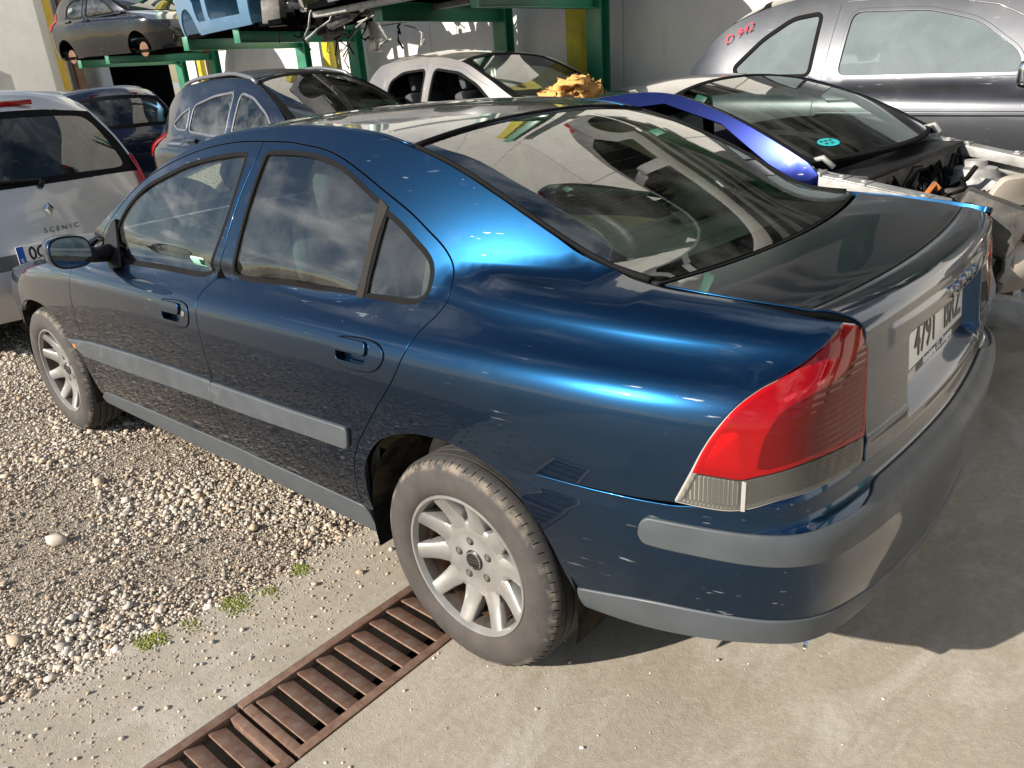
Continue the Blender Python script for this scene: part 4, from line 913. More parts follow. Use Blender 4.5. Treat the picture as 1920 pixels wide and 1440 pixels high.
def stones(name,xy,z,size,label,cat_,mat,flatten=(.38,.7),pal=PAL,sink=.50,tint=None):
    n=len(xy); ax=rng.uniform(.7,1.25,(n,3)); ax[:,2]=rng.uniform(flatten[0],flatten[1],n)
    q=rng.normal(size=(n,4)); q/=np.linalg.norm(q,axis=1)[:,None]
    V=ico[None]*(1+rng.uniform(-.22,.22,(n,12,1)))*ax[:,None,:]
    a=rng.uniform(0,2*math.pi,n); tl=rng.normal(0,.25,n)
    ca,sa=np.cos(a)[:,None],np.sin(a)[:,None]; ct,st=np.cos(tl)[:,None],np.sin(tl)[:,None]
    X,Y,Z=V[...,0],V[...,1],V[...,2]; Y,Z=Y*ct-Z*st,Y*st+Z*ct; X,Y=X*ca-Y*sa,X*sa+Y*ca
    V=np.stack([X,Y,Z],-1)*size[:,None,None]
    V[...,0]+=xy[:,0:1]; V[...,1]+=xy[:,1:2]; V[...,2]+=(z+size*(ax[:,2]*(1-sink)))[:,None]
    F=(icf[None]+12*np.arange(n)[:,None,None]).reshape(-1,3)
    col=pal[rng.integers(0,len(pal),n)]*rng.uniform(.75,1.2,(n,1)); col=col if tint is None else col*tint; col=np.repeat(col,12,0)
    o=put(name,meshfast(name,V.reshape(-1,3),F,col),mat); tag(o,label,cat_,kind='stuff'); return o
def stonemat():
    m,nt,o=newmat('gravel_stone'); co=objco(nt)
    a=N(nt,'ShaderNodeAttribute',attribute_name='Col').outputs['Color']; f=noise(nt,220,4,.7,co)
    c=mixc_(nt,.35,a,ramp(nt,f,[(.3,(.16,.14,.115)),(.7,(.60,.56,.50))]))
    b=N(nt,'ShaderNodeBsdfPrincipled',{'Base Color':c,'Roughness':.85}); nt.links.new(bump(nt,f,.4,.002),b.inputs['Normal']); nt.links.new(b.outputs[0],o.inputs[0])
stonemat()
def scatter(n,x0,x1,y0,y1): return np.stack([rng.uniform(x0,x1,n),rng.uniform(y0,y1,n)],1)
p=scatter(330000,.45,5.6,-.2,2.7)
d=p[:,0]-edge_x(p[:,1]); clump=.5+.5*np.sin(p[:,0]*5.3+np.sin(p[:,1]*4.1)*1.7)*np.sin(p[:,1]*6.1+p[:,0]*1.3)
dist=np.hypot(p[:,0]+1.3,p[:,1]-2.05); keep=(d>rng.exponential(.02,len(p))*-1)&(rng.uniform(0,1,len(p))<np.clip(2.4/dist,.12,1)**1.5*(.75+.25*clump)); p=p[keep]; dist=dist[keep]; clump=clump[keep]
soil=np.clip(.5+.9*np.sin(p[:,0]*2.3+1.9*np.sin(p[:,1]*1.7+.6))*np.sin(p[:,1]*3.1+1.1*np.sin(p[:,0]*2.9)+.4)+rng.normal(0,.18,len(p)),0,1)
kk=rng.uniform(0,1,len(p))>soil*.35; p=p[kk]; dist=dist[kk]; clump=clump[kk]; soil=soil[kk]; STONE_TINT=1-soil[:,None]*np.array([.30,.38,.45])
sz=np.clip(rng.lognormal(math.log(.0045),.50,len(p)),.0022,.020)*(1-.25*soil)*(1+.12*np.maximum(dist-3,0))*(.75+.4*clump)
lift=.010*np.sin(p[:,0]*3.7)*np.sin(p[:,1]*2.9)
stones('gravel',p,-.017+.002+lift*.5+rng.uniform(0,.008,len(p)),sz,'pale mixed gravel stones covering the yard floor left of the blue saloon','gravel','gravel_stone',tint=STONE_TINT)
# grit spilled over the slab edge
p=scatter(26000,.0,1.05,-.4,2.6); d=edge_x(p[:,1])-p[:,0]; keep=(d>-.02)&(rng.uniform(0,1,len(p))<np.exp(-np.abs(d)/.16)*.9+.035)&~((p[:,0]>GX0-.03)&(p[:,0]<GX1+.03)); p=p[keep]
sz=np.clip(rng.lognormal(math.log(.0026),.5,len(p)),.0012,.010); stones('grit',p,0.,sz,'fine grit and small stones spilled from the gravel onto the concrete edge','grit','gravel_stone',pal=PAL*.9)
p=scatter(900,-2.2,.1,-.8,2.2); sz=np.clip(rng.lognormal(math.log(.0019),.5,len(p)),.001,.0062)
stones('loose_pebbles',p,0.,sz,'scattered tiny pebbles lying on the concrete behind the blue saloon','pebbles','gravel_stone',pal=PAL*1.1)
# moss in the joint
simple('moss',(.16,.17,.03),.95,var=.5,vscale=60)
p=np.stack([rng.uniform(-1,1,5200),rng.normal(0,1,5200)],1); yy=1.16+.28*p[:,0]; xx=edge_x(yy)-.035+.030*p[:,1]*(1-.4*np.abs(p[:,0])); k=np.sin(yy*37)*np.sin(yy*13+2)+rng.uniform(-.6,.9,len(yy))>.6
p2=np.stack([xx,yy],1)[k]; stones('moss',p2,.0+0*p2[:,0],rng.uniform(.0016,.0042,len(p2)),'patch of bright green moss along the edge between concrete and gravel','moss','moss')
SL=[(1.70,1.35,.034,0,'largest tan stone in the gravel, to the left of the moss'),(2.05,1.05,.027,4,'ochre stone in the gravel closest to the front wheel of the blue saloon'),(1.2,1.66,.027,5,'rust-brown stone in the gravel nearest the bottom left corner'),(1.15,.85,.022,8,'reddish tan stone in the gravel nearest the sill of the blue saloon'),(.66,.93,.011,3,'small dark grey stone on the concrete, nearer the gravel than the other'),(.585,.80,.012,5,'small brown stone on the concrete, nearer the rear wheel')]
for k,(x,y,s,c,lab) in enumerate(SL):
    V=np.repeat(ico,1,0)*(1+rng.uniform(-.25,.25,(12,1)))*np.array([1.2,.85,.7])*s; bm=bmesh.new(); vs_=[bm.verts.new(v) for v in V]
    for f in icf: bm.faces.new([vs_[i] for i in f])
    bmesh.ops.subdivide_edges(bm,edges=bm.edges,cuts=1,use_grid_fill=True,smooth=.6); 
    me=bpy.data.meshes.new('stone'); bm.to_mesh(me); bm.free(); me.polygons.foreach_set('use_smooth',[True]*len(me.polygons))
    a=me.color_attributes.new('Col','FLOAT_COLOR','POINT'); a.data.foreach_set('color',np.tile(np.array([*PAL[c],1.],np.float32),len(me.vertices)))
    o=put('stone',me,'gravel_stone'); o.location=(x,y,(-.012 if x>edge_x(y) else 0)+s*.45); o.rotation_euler=(rng.uniform(-.3,.3),rng.uniform(-.3,.3),rng.uniform(0,6))
    tag(o,lab,'stone','larger stones')
# ---- drain grate
def rustmat():
    m,nt,o=newmat('rusty_steel'); co=objco(nt)
    a=noise(nt,26,8,.7,co,.4); b=noise(nt,260,4,.7,co)
    c=ramp(nt,a,[(.28,(.085,.04,.024)),(.45,(.17,.085,.052)),(.6,(.22,.135,.095)),(.72,(.26,.215,.195))])
    c=mixc_(nt,.25,c,ramp(nt,b,[(.3,(.05,.028,.02)),(.7,(.33,.24,.19))]))
    bs=N(nt,'ShaderNodeBsdfPrincipled',{'Base Color':c,'Metallic':.25,'Roughness':.62}); nt.links.new(bump(nt,N(nt,'ShaderNodeMath',{0:a,1:b},operation='ADD').outputs[0],.35,.002),bs.inputs['Normal']); nt.links.new(bs.outputs[0],o.inputs[0])
rustmat(); simple('drain_mud',(.012,.009,.007),.95,var=.4)
def channel():
    c=tag(empty('drain_channel',(0,0,0)),'dark drain trough sunk in the concrete under the rusty grates','drain')
    g=MB(); g.box((GX0-.02,-3.2,-.26),(GX1+.02,2.062,-.25)); g.build('trough_floor','drain_mud',c)
    g=MB(); g.box((GX0-.02,-3.2,-.25),(GX0+.002,2.062,-.032)); g.build('trough_side','drain_mud',c)
    g=MB(); g.box((GX1-.002,-3.2,-.25),(GX1+.02,2.062,-.032)); g.build('trough_side','drain_mud',c)
channel()
def grate(y0,y1,label,first_angle):
    gr=tag(empty('drain_grate',(0,y0,0)),label,'drain grate','rusty drain grates in one line')
    L=y1-y0
    for x in (GX0+.006,GX1-.034):
        g=MB(); g.box((x,0.004,-.030),(x+.028,L-.004,.003)); g.build('side_rail','rusty_steel',gr,bevel=.003)
    for y in (.004,L-.030):
        g=MB(); g.box((GX0+.035,y,-.030),(GX1-.035,y+.026,.001)); g.build('end_rail','rusty_steel',gr,bevel=.003)
    n=int(round((L-.08)/.0645)); pitch=(L-.07)/n; me=None
    for k in range(n):
        y=.036+pitch*(k+.5)
        if me is None:
            g=MB(); M=Matrix.Translation((0,0,-.010))@Matrix.Rotation(R(14),4,'X'); g.box((GX0+.034,-.0235,-.003),(GX1-.034,.0235,.003),M); o=g.build('slat','rusty_steel',gr,bevel=.001); me=o.data
        else: o=put('slat',me,None,gr)
        o.location=(0,y,0); o.rotation_euler=(rng.normal(0,.03),0,rng.normal(0,.006))
grate(1.385,2.05,'rusty steel drain grate cut off by the bottom edge of the picture',0)
grate(.72,1.380,'rusty steel drain grate next to the rear wheel of the blue saloon',0)
grate(.055,.715,'rusty steel drain grate mostly hidden behind the rear wheel',0)
# ------------------------------------------------------------------ other cars
class Body:
    """car body from a side surface S(x,z), an edge line and a centre line; local x runs forward from the rear bumper"""
    def __init__(s,W,zB,yg,ta=.28,tb=.30,k=.03,dL=None):
        s.W=Spl(W); s.zB=Spl(zB); s.yg=Spl(yg); s.ta,s.tb,s.k=ta,tb,k; s.dL=dL or vdL
    def S(s,x,z):
        l=s.W(x)+s.dL(z-s.zB(x)); g=smin(s.yg(x)-s.ta*(z-1)-s.tb*(z-1)**2*np.sign(z-1),s.yg(x)+.03+1.5*(z-1),.03)
        return smax(l,g,s.k)
    def F(s,sd): return lambda u,v: np.stack([np.asarray(u,float),sd*s.S(np.asarray(u,float),np.asarray(v,float)),np.asarray(v,float)],-1)
def arch(xc,r,z=.30,n=14): return [(xc+r*math.cos(t),z+r*math.sin(t)) for t in np.linspace(-.12,math.pi+.12,n)]
def gencar(name,loc,rot,label,cat_,spec,group=None):
    """spec: body, e (edge line, rear bottom -> roof -> front bottom), c (centre line), segs, doors, wins, mats"""
    rt=tag(empty(name,loc,rot),label,cat_,group); B=spec['body']; e=np.array(spec['e'],float); c=np.array(spec['c'],float); st=spec.get('step',.06)
    pm=spec['paint']; ctr=np.array([np.mean(e[:,0]),0,.8]); oo=lambda P:P-ctr
    ax=spec['axles']; ra=spec.get('arch',.345)
    bot=spec.get('bot',.26)
    i0=0; low=[(e[-1,0],e[-1,1])]+arch(ax[1],ra)+[(ax[1]-ra-.01,bot),(ax[0]+ra+.01,bot)]+arch(ax[0],ra)
    ec=np.vstack([cat(e[a:b+1],.05) for a,b in spec.get('epieces',[(0,len(e)-1)])])
    P_side=join(ec,dens(low,.08)) if 'sidepoly' not in spec else np.array(spec['sidepoly'],float)
    for sd in (1,-1):
        F=B.F(sd); sk=spec.get('skip',set())
        doors=spec.get('doors',[]); wins=spec.get('wins',[])
        holes=[np.array(d['poly'],float) for d in doors]
        freew=[w for w in wins if w.get('door') is None]
        if 'side' not in sk:
            sp=panel('body_side',F,P_side,pm,rt,holes=[offset(dens(h,.05,True),-.003) for h in holes]+[rounded(w['poly'],w.get('r',.07),6) for w in freew],step=st,er=.004,depth=.02,out=oo)
        dob=[]
        for d in doors:
            dw=[rounded(w['poly'],w.get('r',.07),6) for w in wins if w.get('door')==d['n']]
            if d.get('missing',0)==sd or d.get('missing',0)==2: dob.append((d['n'],None)); continue
            do=panel('door',F,np.array(d['poly'],float),pm,rt,holes=dw,step=st,inset=.002,er=.004,depth=.02,out=oo); dob.append((d['n'],do))
            if 'handle' in d:
                hx,hz=d['handle']; panel('door_handle',F,rounded([(hx-.09,hz-.014),(hx+.09,hz-.010),(hx+.09,hz+.014),(hx-.09,hz+.012)],.012,4),spec.get('handle_mat',pm),do,step=.03,er=.006,depth=.03,off=.028,out=oo)
        for w in wins:
            par=dict(dob).get(w.get('door'),rt)
            if par is None: continue
            pw=rounded(w['poly'],w.get('r',.07),6)
            panel('window_surround',F,offset(pw,-.010 if w.get('trim') else -.008),w.get('trim') or 'black_rubber',par,holes=[offset(pw,.006 if w.get('trim') else .012)],step=.04,er=.003,depth=.012,off=.004,out=oo)
            if not w.get('open'): panel('window_glass',F,offset(pw,.006),w.get('glass','tinted_glass'),par,step=.1,rim=False,off=-.006,out=oo)
        if 'inner' not in sk:
            inn=join(ec[2:-2]*1.0,[(e[-1,0]-.1,.35),(ax[1]+ra,.35)],arch(ax[1],ra+.02)[1:-1],[(ax[1]-ra,.32),(ax[0]+ra,.32)],arch(ax[0],ra+.02)[1:-1])
            panel('inner_shell',F,inn,spec.get('inner_mat','gap_black'),rt,holes=[offset(rounded(w['poly'],w.get('r',.07),6),-.003) for w in wins],step=.12,off=-.03,rim=False,out=oo)
        for lm in spec.get('lamps',[]):
            panel(lm['n'],F,cat(lm['poly'],.03,True) if lm.get('smooth',1) else np.array(lm['poly'],float),lm['mat'],rt,step=.04,er=.005,depth=.02,off=.008,out=oo)
        for st_ in spec.get('strips',[]):
            panel(st_['n'],F,np.array(st_['poly'],float),st_['mat'],rt,step=.06,er=.006,depth=.02,off=.014,out=oo)
    for sg in spec['segs']:
        nm,a,b,mat=sg[:4]; inn=sg[4] if len(sg)>4 else .004
        rw=[(c[i,0],c[i,1],e[i,0],float(B.S(e[i,0],e[i,1]))-inn,e[i,1]) for i in range(a,b+1)]
        if len(rw)==2: m_=[(np.array(rw[0])+np.array(rw[1]))/2]; rw=[rw[0],tuple(m_[0]),rw[1]]
        F=rows(rw); z0=rw[0][4]; z1=rw[-1][4]
        ow=(0,0,1) if abs(rw[0][0]-rw[-1][0])>abs(rw[0][1]-rw[-1][1])*.6 else ((-1,0,0) if rw[0][0]<ctr[0] else (1,0,0))
        if 'glass' in mat:
            panel(nm,F,rect(F,.0,F.L,-.59,.59,.04),mat,rt,step=.08,rim=False,out=ow,off=-.004)
            fm=sg[5] if len(sg)>5 else .05
            panel(nm+'_frame',F,rect(F,-.004,F.L+.004,-.598,.598,.02),'black_rubber',rt,holes=[rect(F,fm,F.L-fm,-(sg[6] if len(sg)>6 else .54),(sg[6] if len(sg)>6 else .54),.07)],step=.05,er=.003,depth=.012,out=ow)
        else: panel(nm,F,rect(F,.003,F.L-.003,-.597,.597,.012),mat,rt,step=.07,er=.004,depth=.02,out=ow)
    if spec.get('floor',True):
        g=MB(); g.box((.3,-.7,.24),(e[:,0].max()-.4,.7,.30)); g.build('floor_pan','gap_black',rt)
    if spec.get('wheels','steel'):
        for x in ax:
            for s in (1,-1):
                w_=empty('wheel',(x,s*(float(B.W(x))-.115),.31),(0,0,0 if s>0 else math.pi),rt)
                g=MB(); g.lathe([(.19,-.09),(.25,-.1),(.295,-.085),(.31,-.06),(.31,.06),(.295,.085),(.25,.1),(.19,.09)],40,'y'); g.build('tyre','tyre_rubber',w_,smooth=True)
                g=MB(); g.lathe([(.2,.085),(.19,.06),(.15,.03),(.10,.05),(.0,.05)],40,'y'); g.build('rim','alloy',w_,smooth=True,auto=R(40))
    if spec.get('seats',True):
        for x in spec.get('seatx',(ax[0]+.55,ax[0]+1.35)):
            for y in (-.36,.36):
                s_=empty('seat',parent=rt); m=spec.get('seat_mat','dark_cloth')
                g=MB(); g.box((x,y-.24,.42),(x+.48,y+.24,.58)); g.build('seat_cushion',m,s_,bevel=.05)
                M=Matrix.Translation((x,y,.55))@Matrix.Rotation(R(-18),4,'Y'); g=MB(); g.box((-.08,-.24,0),(.05,.24,.58),M); g.build('seat_back',m,s_,bevel=.05)
                g=MB(); g.box((-.06,-.13,.60),(.03,.13,.78),M); g.build('headrest',m,s_,bevel=.045)
    return rt,B
def roofrails(rt,B,x0,x1,z,mat,inset=.03,r=.016,h=.05):
    for s in (1,-1):
        pts=[]
        for t_ in np.linspace(0,1,15):
            x=x0+(x1-x0)*t_; zz=float(z(x)); y=s*(float(B.S(x,zz))-inset); pts.append((x,y,zz+h*math.sin(math.pi*min(1,max(0,t_)))**.35+.004))
        g=MB(); g.tube(pts,r,8); g.build('roof_rail',mat,rt,smooth=True)
P180=math.pi
# --- silver people carrier, seen from behind at the left edge
paint('silver_paint',(.42,.425,.435),(.32,.325,.335),rough=.40,metal=.7,dust=.5,dustcol=(.40,.37,.33),dustlo=.45)
B=Body([(0,.66),(.1,.77),(.3,.85),(.8,.89),(2,.905),(3.2,.885),(3.8,.80),(4.1,.66),(4.25,.5)],[(0,.86),(2,.84),(4,.76)],[(0,.60),(.2,.72),(.6,.775),(1.5,.80),(2.6,.78),(3.4,.68),(4,.5)],.26,.30)
sc_e=[(.13,.28),(.08,.45),(.09,.60),(.11,.69),(.14,.80),(.19,.95),(.24,1.06),(.36,1.27),(.50,1.47),(.62,1.545),(.9,1.57),(1.7,1.595),(2.5,1.54),(2.95,1.36),(3.4,1.06),(3.75,.93),(4.05,.80),(4.16,.62),(4.14,.28)]
sc_c=[(.02,.28),(-.03,.45),(-.02,.60),(.0,.69),(.03,.80),(.07,.96),(.11,1.075),(.24,1.30),(.38,1.51),(.47,1.59),(.9,1.625),(1.7,1.65),(2.4,1.60),(2.95,1.40),(3.55,1.08),(4.0,.94),(4.2,.80),(4.27,.62),(4.25,.28)]
scen,B=gencar('people_carrier',(4.22,.19,-.055),(0,0,0),'silver people carrier seen from behind, its tailgate and blue-banded plate beside the door mirror','car',dict(body=B,e=sc_e,c=sc_c,axles=(.75,3.45),paint='silver_paint',
  segs=[('rear_bumper',0,2,'silver_paint'),('plate_recess',2,3,'grey_plastic'),('tailgate',3,6,'silver_paint'),('rear_window',6,8,'tinted_glass',.012,.04),('roof_spoiler',8,10,'silver_paint'),('roof',10,12,'silver_paint'),('windscreen',12,14,'tinted_glass',.01),('bonnet',14,16,'silver_paint'),('front_bumper',16,18,'silver_paint')],
  doors=[dict(n='f',poly=[(3.1,.33),(3.12,.9),(2.9,1.28),(2.5,1.49),(2.0,1.53),(1.98,.9),(2.0,.33)],handle=(2.2,.95)),dict(n='r',poly=[(1.97,.33),(1.95,.9),(1.97,1.53),(1.3,1.53),(1.0,1.40),(.95,.95),(1.12,.60),(1.15,.33)],handle=(1.15,.98))],
  wins=[dict(door='f',poly=[(2.95,1.02),(2.75,1.30),(2.45,1.45),(2.07,1.48),(2.05,1.02)]),dict(door='r',poly=[(1.90,1.02),(1.91,1.48),(1.35,1.48),(1.12,1.40),(1.06,1.05)]),dict(poly=[(.93,1.06),(.95,1.38),(.72,1.40),(.55,1.28),(.45,1.10)])],
  lamps=[dict(n='tail_lamp',mat='lamp_red',poly=[(.135,.84),(.20,1.06),(.30,1.17),(.40,1.10),(.36,.96),(.28,.83)])]))
hz=lambda x: np.interp(x,[a for a,b in sc_e],[b for a,b in sc_e])
def sc_pt(y,z,out_=.0):
    zc=[b for a,b in sc_c[:9]]; xs=[a for a,b in sc_c[:9]]; xe=np.interp(z,[b for a,b in sc_e[:9]],[a for a,b in sc_e[:9]]); x=np.interp(z,zc,xs); ye_=.66; return (x+(xe-x)*(y/ye_)**2-out_,y,z)
def local_plate(rt,x,y,z,txt,tilt=.08):
    g=MB(); g.box((x-.006,y-.26,z-.055),(x,y+.26,z+.055)); lp_=g.build('licence_plate','plate_white',rt,bevel=.002)
    g=MB(); g.box((x-.0072,y+.218,z-.053),(x-.0065,y+.258,z+.053)); g.build('plate_band','plate_blue',lp_)
    place_text('plate_characters',txt,.112,(x-.0075,y+.195,z-.002),(0,-1,0),(0,0,1),'plate_black',lp_,extrude=.0006,font_w=.8,bold=.0015,align='LEFT')
    place_text('plate_letter','E',.035,(x-.0078,y+.238,z-.034),(0,-1,0),(0,0,1),'white_print',lp_,extrude=.0004)
local_plate(scen,-.055,.03,.69,'0C')
# diamond badge and lettering on the tailgate
g=MB(); x,y,z=sc_pt(0,.925,.012)
g.add([(x,y+.03,z),(x,y,z+.045),(x,y-.03,z),(x,y,z-.045),(x-.012,y+.014,z),(x-.012,y,z+.022),(x-.012,y-.014,z),(x-.012,y,z-.022)],[(0,1,5,4),(1,2,6,5),(2,3,7,6),(3,0,4,7)]); g.build('badge','chrome',scen)
for k,ch in enumerate('SCENIC'): 
    yy=.065-k*.038; x,y,z=sc_pt(yy,.80,.013); place_text('badge_letter',ch,.042,(x,yy,z),(0,-1,0),(.1,0,1),'dark_trim',scen,extrude=.001)
g=MB(); 
a=sc_pt(-.02,1.10,.03); b=sc_pt(.55,1.12,.03); g.tube([a,((a[0]+b[0])/2-.01,.25,1.115),b],.012,6); g.tube([sc_pt(0,1.06,.01),a],.02,8); g.build('rear_wiper','black_plastic',scen,smooth=True)
g=MB(); a=sc_pt(.17,1.555,.0); g.box((.41,-.20,1.545),(.425,.20,1.575)); g.build('high_brake_light','lamp_red_dark',scen,bevel=.004)
# --- navy estate behind it
paint('navy_paint',(.006,.014,.04),(.003,.006,.018),rough=.35,metal=.75,dust=.2,dustcol=(.22,.21,.2),dustlo=.5)
B=Body([(0,.62),(.1,.74),(.3,.82),(.9,.86),(2.2,.87),(3.4,.85),(4.1,.74),(4.4,.5)],[(0,.88),(2,.86),(4,.76)],[(0,.58),(.2,.68),(.6,.74),(1.5,.77),(2.6,.76),(3.4,.66),(4,.5)],.26,.28)
es_e=[(.12,.30),(.08,.50),(.10,.72),(.12,.90),(.20,1.03),(.34,1.22),(.50,1.40),(.60,1.455),(.9,1.475),(1.9,1.49),(2.5,1.45),(2.95,1.28),(3.35,1.02),(3.9,.88),(4.3,.70),(4.34,.3)]
es_c=[(.02,.30),(-.02,.50),(.0,.72),(.02,.91),(.09,1.045),(.22,1.25),(.38,1.44),(.46,1.505),(.9,1.53),(1.9,1.545),(2.45,1.50),(2.95,1.32),(3.5,1.03),(4.1,.89),(4.45,.70),(4.45,.3)]
est,B2=gencar('estate_car',(9.3,-2.75,.02),(0,0,R(-4)),'dark navy estate car with roof rails seen from behind, past the silver people carrier','car',dict(body=B,e=es_e,c=es_c,axles=(.8,3.45),paint='navy_paint',
  segs=[('rear_bumper',0,2,'navy_paint'),('tailgate',2,4,'navy_paint'),('rear_window',4,6,'tinted_glass',.012),('roof_edge',6,8,'navy_paint'),('roof',8,10,'navy_paint'),('windscreen',10,12,'tinted_glass',.01),('bonnet',12,14,'navy_paint'),('front_bumper',14,15,'navy_paint')],
  wins=[dict(poly=[(3.0,1.02),(2.75,1.25),(2.45,1.38),(2.0,1.40),(1.98,1.0)]),dict(poly=[(1.90,1.0),(1.92,1.40),(1.2,1.39),(1.05,1.0)]),dict(poly=[(.95,1.0),(1.05,1.38),(.7,1.36),(.45,1.10)])],
  lamps=[dict(n='tail_lamp',mat='lamp_red',poly=[(.14,.70),(.14,.92),(.20,1.00),(.30,.95),(.30,.75),(.22,.68)])],seat_mat='dark_cloth'))
roofrails(est,B2,.75,2.35,lambda x:np.interp(x,[a for a,b in es_e[7:]],[b for a,b in es_e[7:]]),'grey_plastic',.04,.016,.055)
g=MB(); g.tube([(1.0,.1,1.54),(.85,.1,1.60)],[.008,.004],6); g.build('aerial','black_plastic',est)
g=MB(); g.box((.42,-.3,1.44),(.435,.3,1.462)); g.build('high_brake_light','lamp_red_dark',est)
# --- blue off-roader with silver rails
paint('offroad_paint',(.003,.010,.034),(.0015,.004,.014),rough=.26,metal=.9,dust=.06,dustcol=(.25,.26,.28),dustlo=.5)
simple('satin_silver',(.17,.175,.19),.35,.6,var=.06)
B=Body([(0,.60),(.1,.74),(.3,.84),(.8,.89),(2.2,.905),(3.3,.89),(4.0,.80),(4.35,.6)],[(0,.95),(1,.95),(2,.93),(4,.86)],[(0,.55),(.3,.70),(.7,.775),(1.5,.80),(2.6,.80),(3.2,.72),(4,.5)],.30,.30)
ix_e=[(.15,.35),(.08,.60),(.12,.85),(.18,1.05),(.27,1.20),(.40,1.40),(.60,1.53),(.9,1.575),(1.7,1.60),(2.15,1.555),(2.58,1.385),(3.00,1.12),(3.5,1.0),(4.05,.84),(4.13,.6),(4.08,.35)]
ix_c=[(.02,.35),(-.03,.60),(.0,.85),(.06,1.06),(.14,1.22),(.27,1.44),(.46,1.58),(.9,1.635),(1.7,1.655),(2.05,1.615),(2.53,1.445),(3.15,1.14),(3.7,1.02),(4.15,.84),(4.22,.6),(4.18,.35)]
ixc,B3=gencar('offroad_car',(7.75,-2.92,-.04),(0,0,P180+R(-2)),'dark blue off-road car with silver roof rails behind the roof of the blue saloon','car',dict(body=B,e=ix_e,c=ix_c,axles=(.85,3.5),paint='offroad_paint',
  segs=[('rear_bumper',0,2,'black_plastic'),('tailgate',2,4,'offroad_paint'),('rear_window',4,6,'tinted_glass',.012),('roof',6,9,'offroad_paint'),('windscreen',9,11,'clear_glass',.01),('bonnet',11,13,'offroad_paint'),('front_bumper',13,15,'offroad_paint')],
  doors=[dict(n='f',poly=[(2.80,.36),(2.84,1.0),(2.60,1.30),(2.25,1.47),(1.92,1.52),(1.88,1.0),(1.92,.36)],handle=(2.15,1.0)),dict(n='r',poly=[(1.90,.36),(1.85,1.0),(1.89,1.53),(1.4,1.50),(1.0,1.42),(.98,1.05),(1.18,.65),(1.22,.36)],handle=(1.2,1.04))],
  wins=[dict(door='f',poly=[(2.70,1.10),(2.52,1.28),(2.24,1.42),(1.98,1.47),(1.95,1.08)],trim='satin_silver'),dict(door='r',poly=[(1.83,1.08),(1.85,1.48),(1.45,1.45),(1.06,1.37),(1.04,1.13)],trim='satin_silver'),dict(poly=[(.97,1.14),(.98,1.35),(.80,1.29),(.64,1.20),(.76,1.15)],trim='satin_silver',r=.03)],
  lamps=[dict(n='tail_lamp',mat='lamp_red',poly=[(.13,.88),(.16,1.04),(.26,1.10),(.42,1.10),(.38,1.02),(.26,.90)])]))
roofrails(ixc,B3,.62,2.2,lambda x:np.interp(x,[a for a,b in ix_e[6:]],[b for a,b in ix_e[6:]]),'satin_silver',.02,.020,.045)
for s in (1,-1):
    m_=empty('door_mirror',(2.72,s*.98,1.08),(0,0,0),ixc); g=MB(); g.box((-.05,-.11,-.07),(.08,.11,.07)); g.build('mirror_shell','black_plastic',m_,bevel=.04,segs=4); g=MB(); g.box((-.056,-.09,-.052),(-.051,.09,.052)); g.build('mirror_glass','mirror_glass',m_)
panel('glass_roof',rows([(2.0,1.617,2.08,.50,1.575),(1.6,1.66,1.6,.50,1.62),(1.0,1.645,1.0,.50,1.60)]),rounded([(0,-.55),(1.2,-.55),(1.2,.55),(0,.55)],.05,4),'tinted_glass' if False else 'black_plastic',ixc,step=.1,er=.003,depth=.008,off=.006,out=(0,0,1))
# --- stripped silver hatchback under the rack
paint('dusty_silver',(.16,.16,.165),(.13,.13,.135),rough=.45,metal=.55,dust=.85,dustcol=(.26,.225,.185),dustlo=.35)
B=Body([(0,.6),(.1,.72),(.3,.79),(.8,.83),(1.9,.845),(2.9,.83),(3.5,.74),(3.8,.5)],[(0,.88),(2,.86),(4,.78)],[(0,.55),(.3,.67),(.7,.73),(1.5,.75),(2.4,.73),(2.9,.62),(3.5,.5)],.26,.30)
ha_e=[(.12,.30),(.06,.55),(.10,.80),(.20,1.0),(.34,1.20),(.50,1.35),(.7,1.41),(1.4,1.44),(1.9,1.38),(2.3,1.22),(2.7,1.0),(3.0,.92),(3.5,.78),(3.75,.6),(3.74,.3)]
ha_c=[(.03,.30),(-.03,.55),(.0,.80),(.09,1.02),(.22,1.24),(.38,1.40),(.6,1.46),(1.4,1.49),(1.8,1.44),(2.25,1.27),(2.85,1.0),(3.2,.92),(3.7,.78),(3.84,.6),(3.82,.3)]
HATCH=dict(body=B,e=ha_e,c=ha_c,axles=(.62,3.05),arch=.33)
def hatch(name,loc,rot,label,cat_,**k):
    d=dict(HATCH); d.update(k); pm=d['paint']; wg=d.pop('wing',None)
    d.setdefault('segs',[('rear_bumper',0,2,pm),('tailgate',2,3,pm),('rear_window',3,5,'tinted_glass',.012),('roof',5,8,pm),('windscreen',8,10,'clear_glass',.01),('bonnet',10,12,pm),('front_bumper',12,14,pm)])
    d.setdefault('doors',[dict(n='f',poly=[(2.55,.34),(2.6,.92),(2.35,1.14),(1.95,1.32),(1.45,1.375),(1.42,.9),(1.45,.34)],handle=(1.58,.90)),dict(n='r',poly=[(1.43,.34),(1.40,.9),(1.43,1.375),(.95,1.36),(.72,1.26),(.68,.95),(.95,.62),(1.0,.34)],handle=(.9,.93))])
    d.setdefault('wins',[dict(door='f',poly=[(2.42,.99),(2.2,1.16),(1.92,1.28),(1.52,1.33),(1.49,.97)]),dict(door='r',poly=[(1.37,.97),(1.38,1.33),(1.0,1.31),(.80,1.22),(.78,1.0)]),])
    d.setdefault('lamps',[dict(n='tail_lamp',mat='lamp_red',poly=[(.12,.80),(.20,1.02),(.32,1.14),(.36,1.05),(.28,.85)])])
    return gencar(name,loc,rot,label,cat_,d)
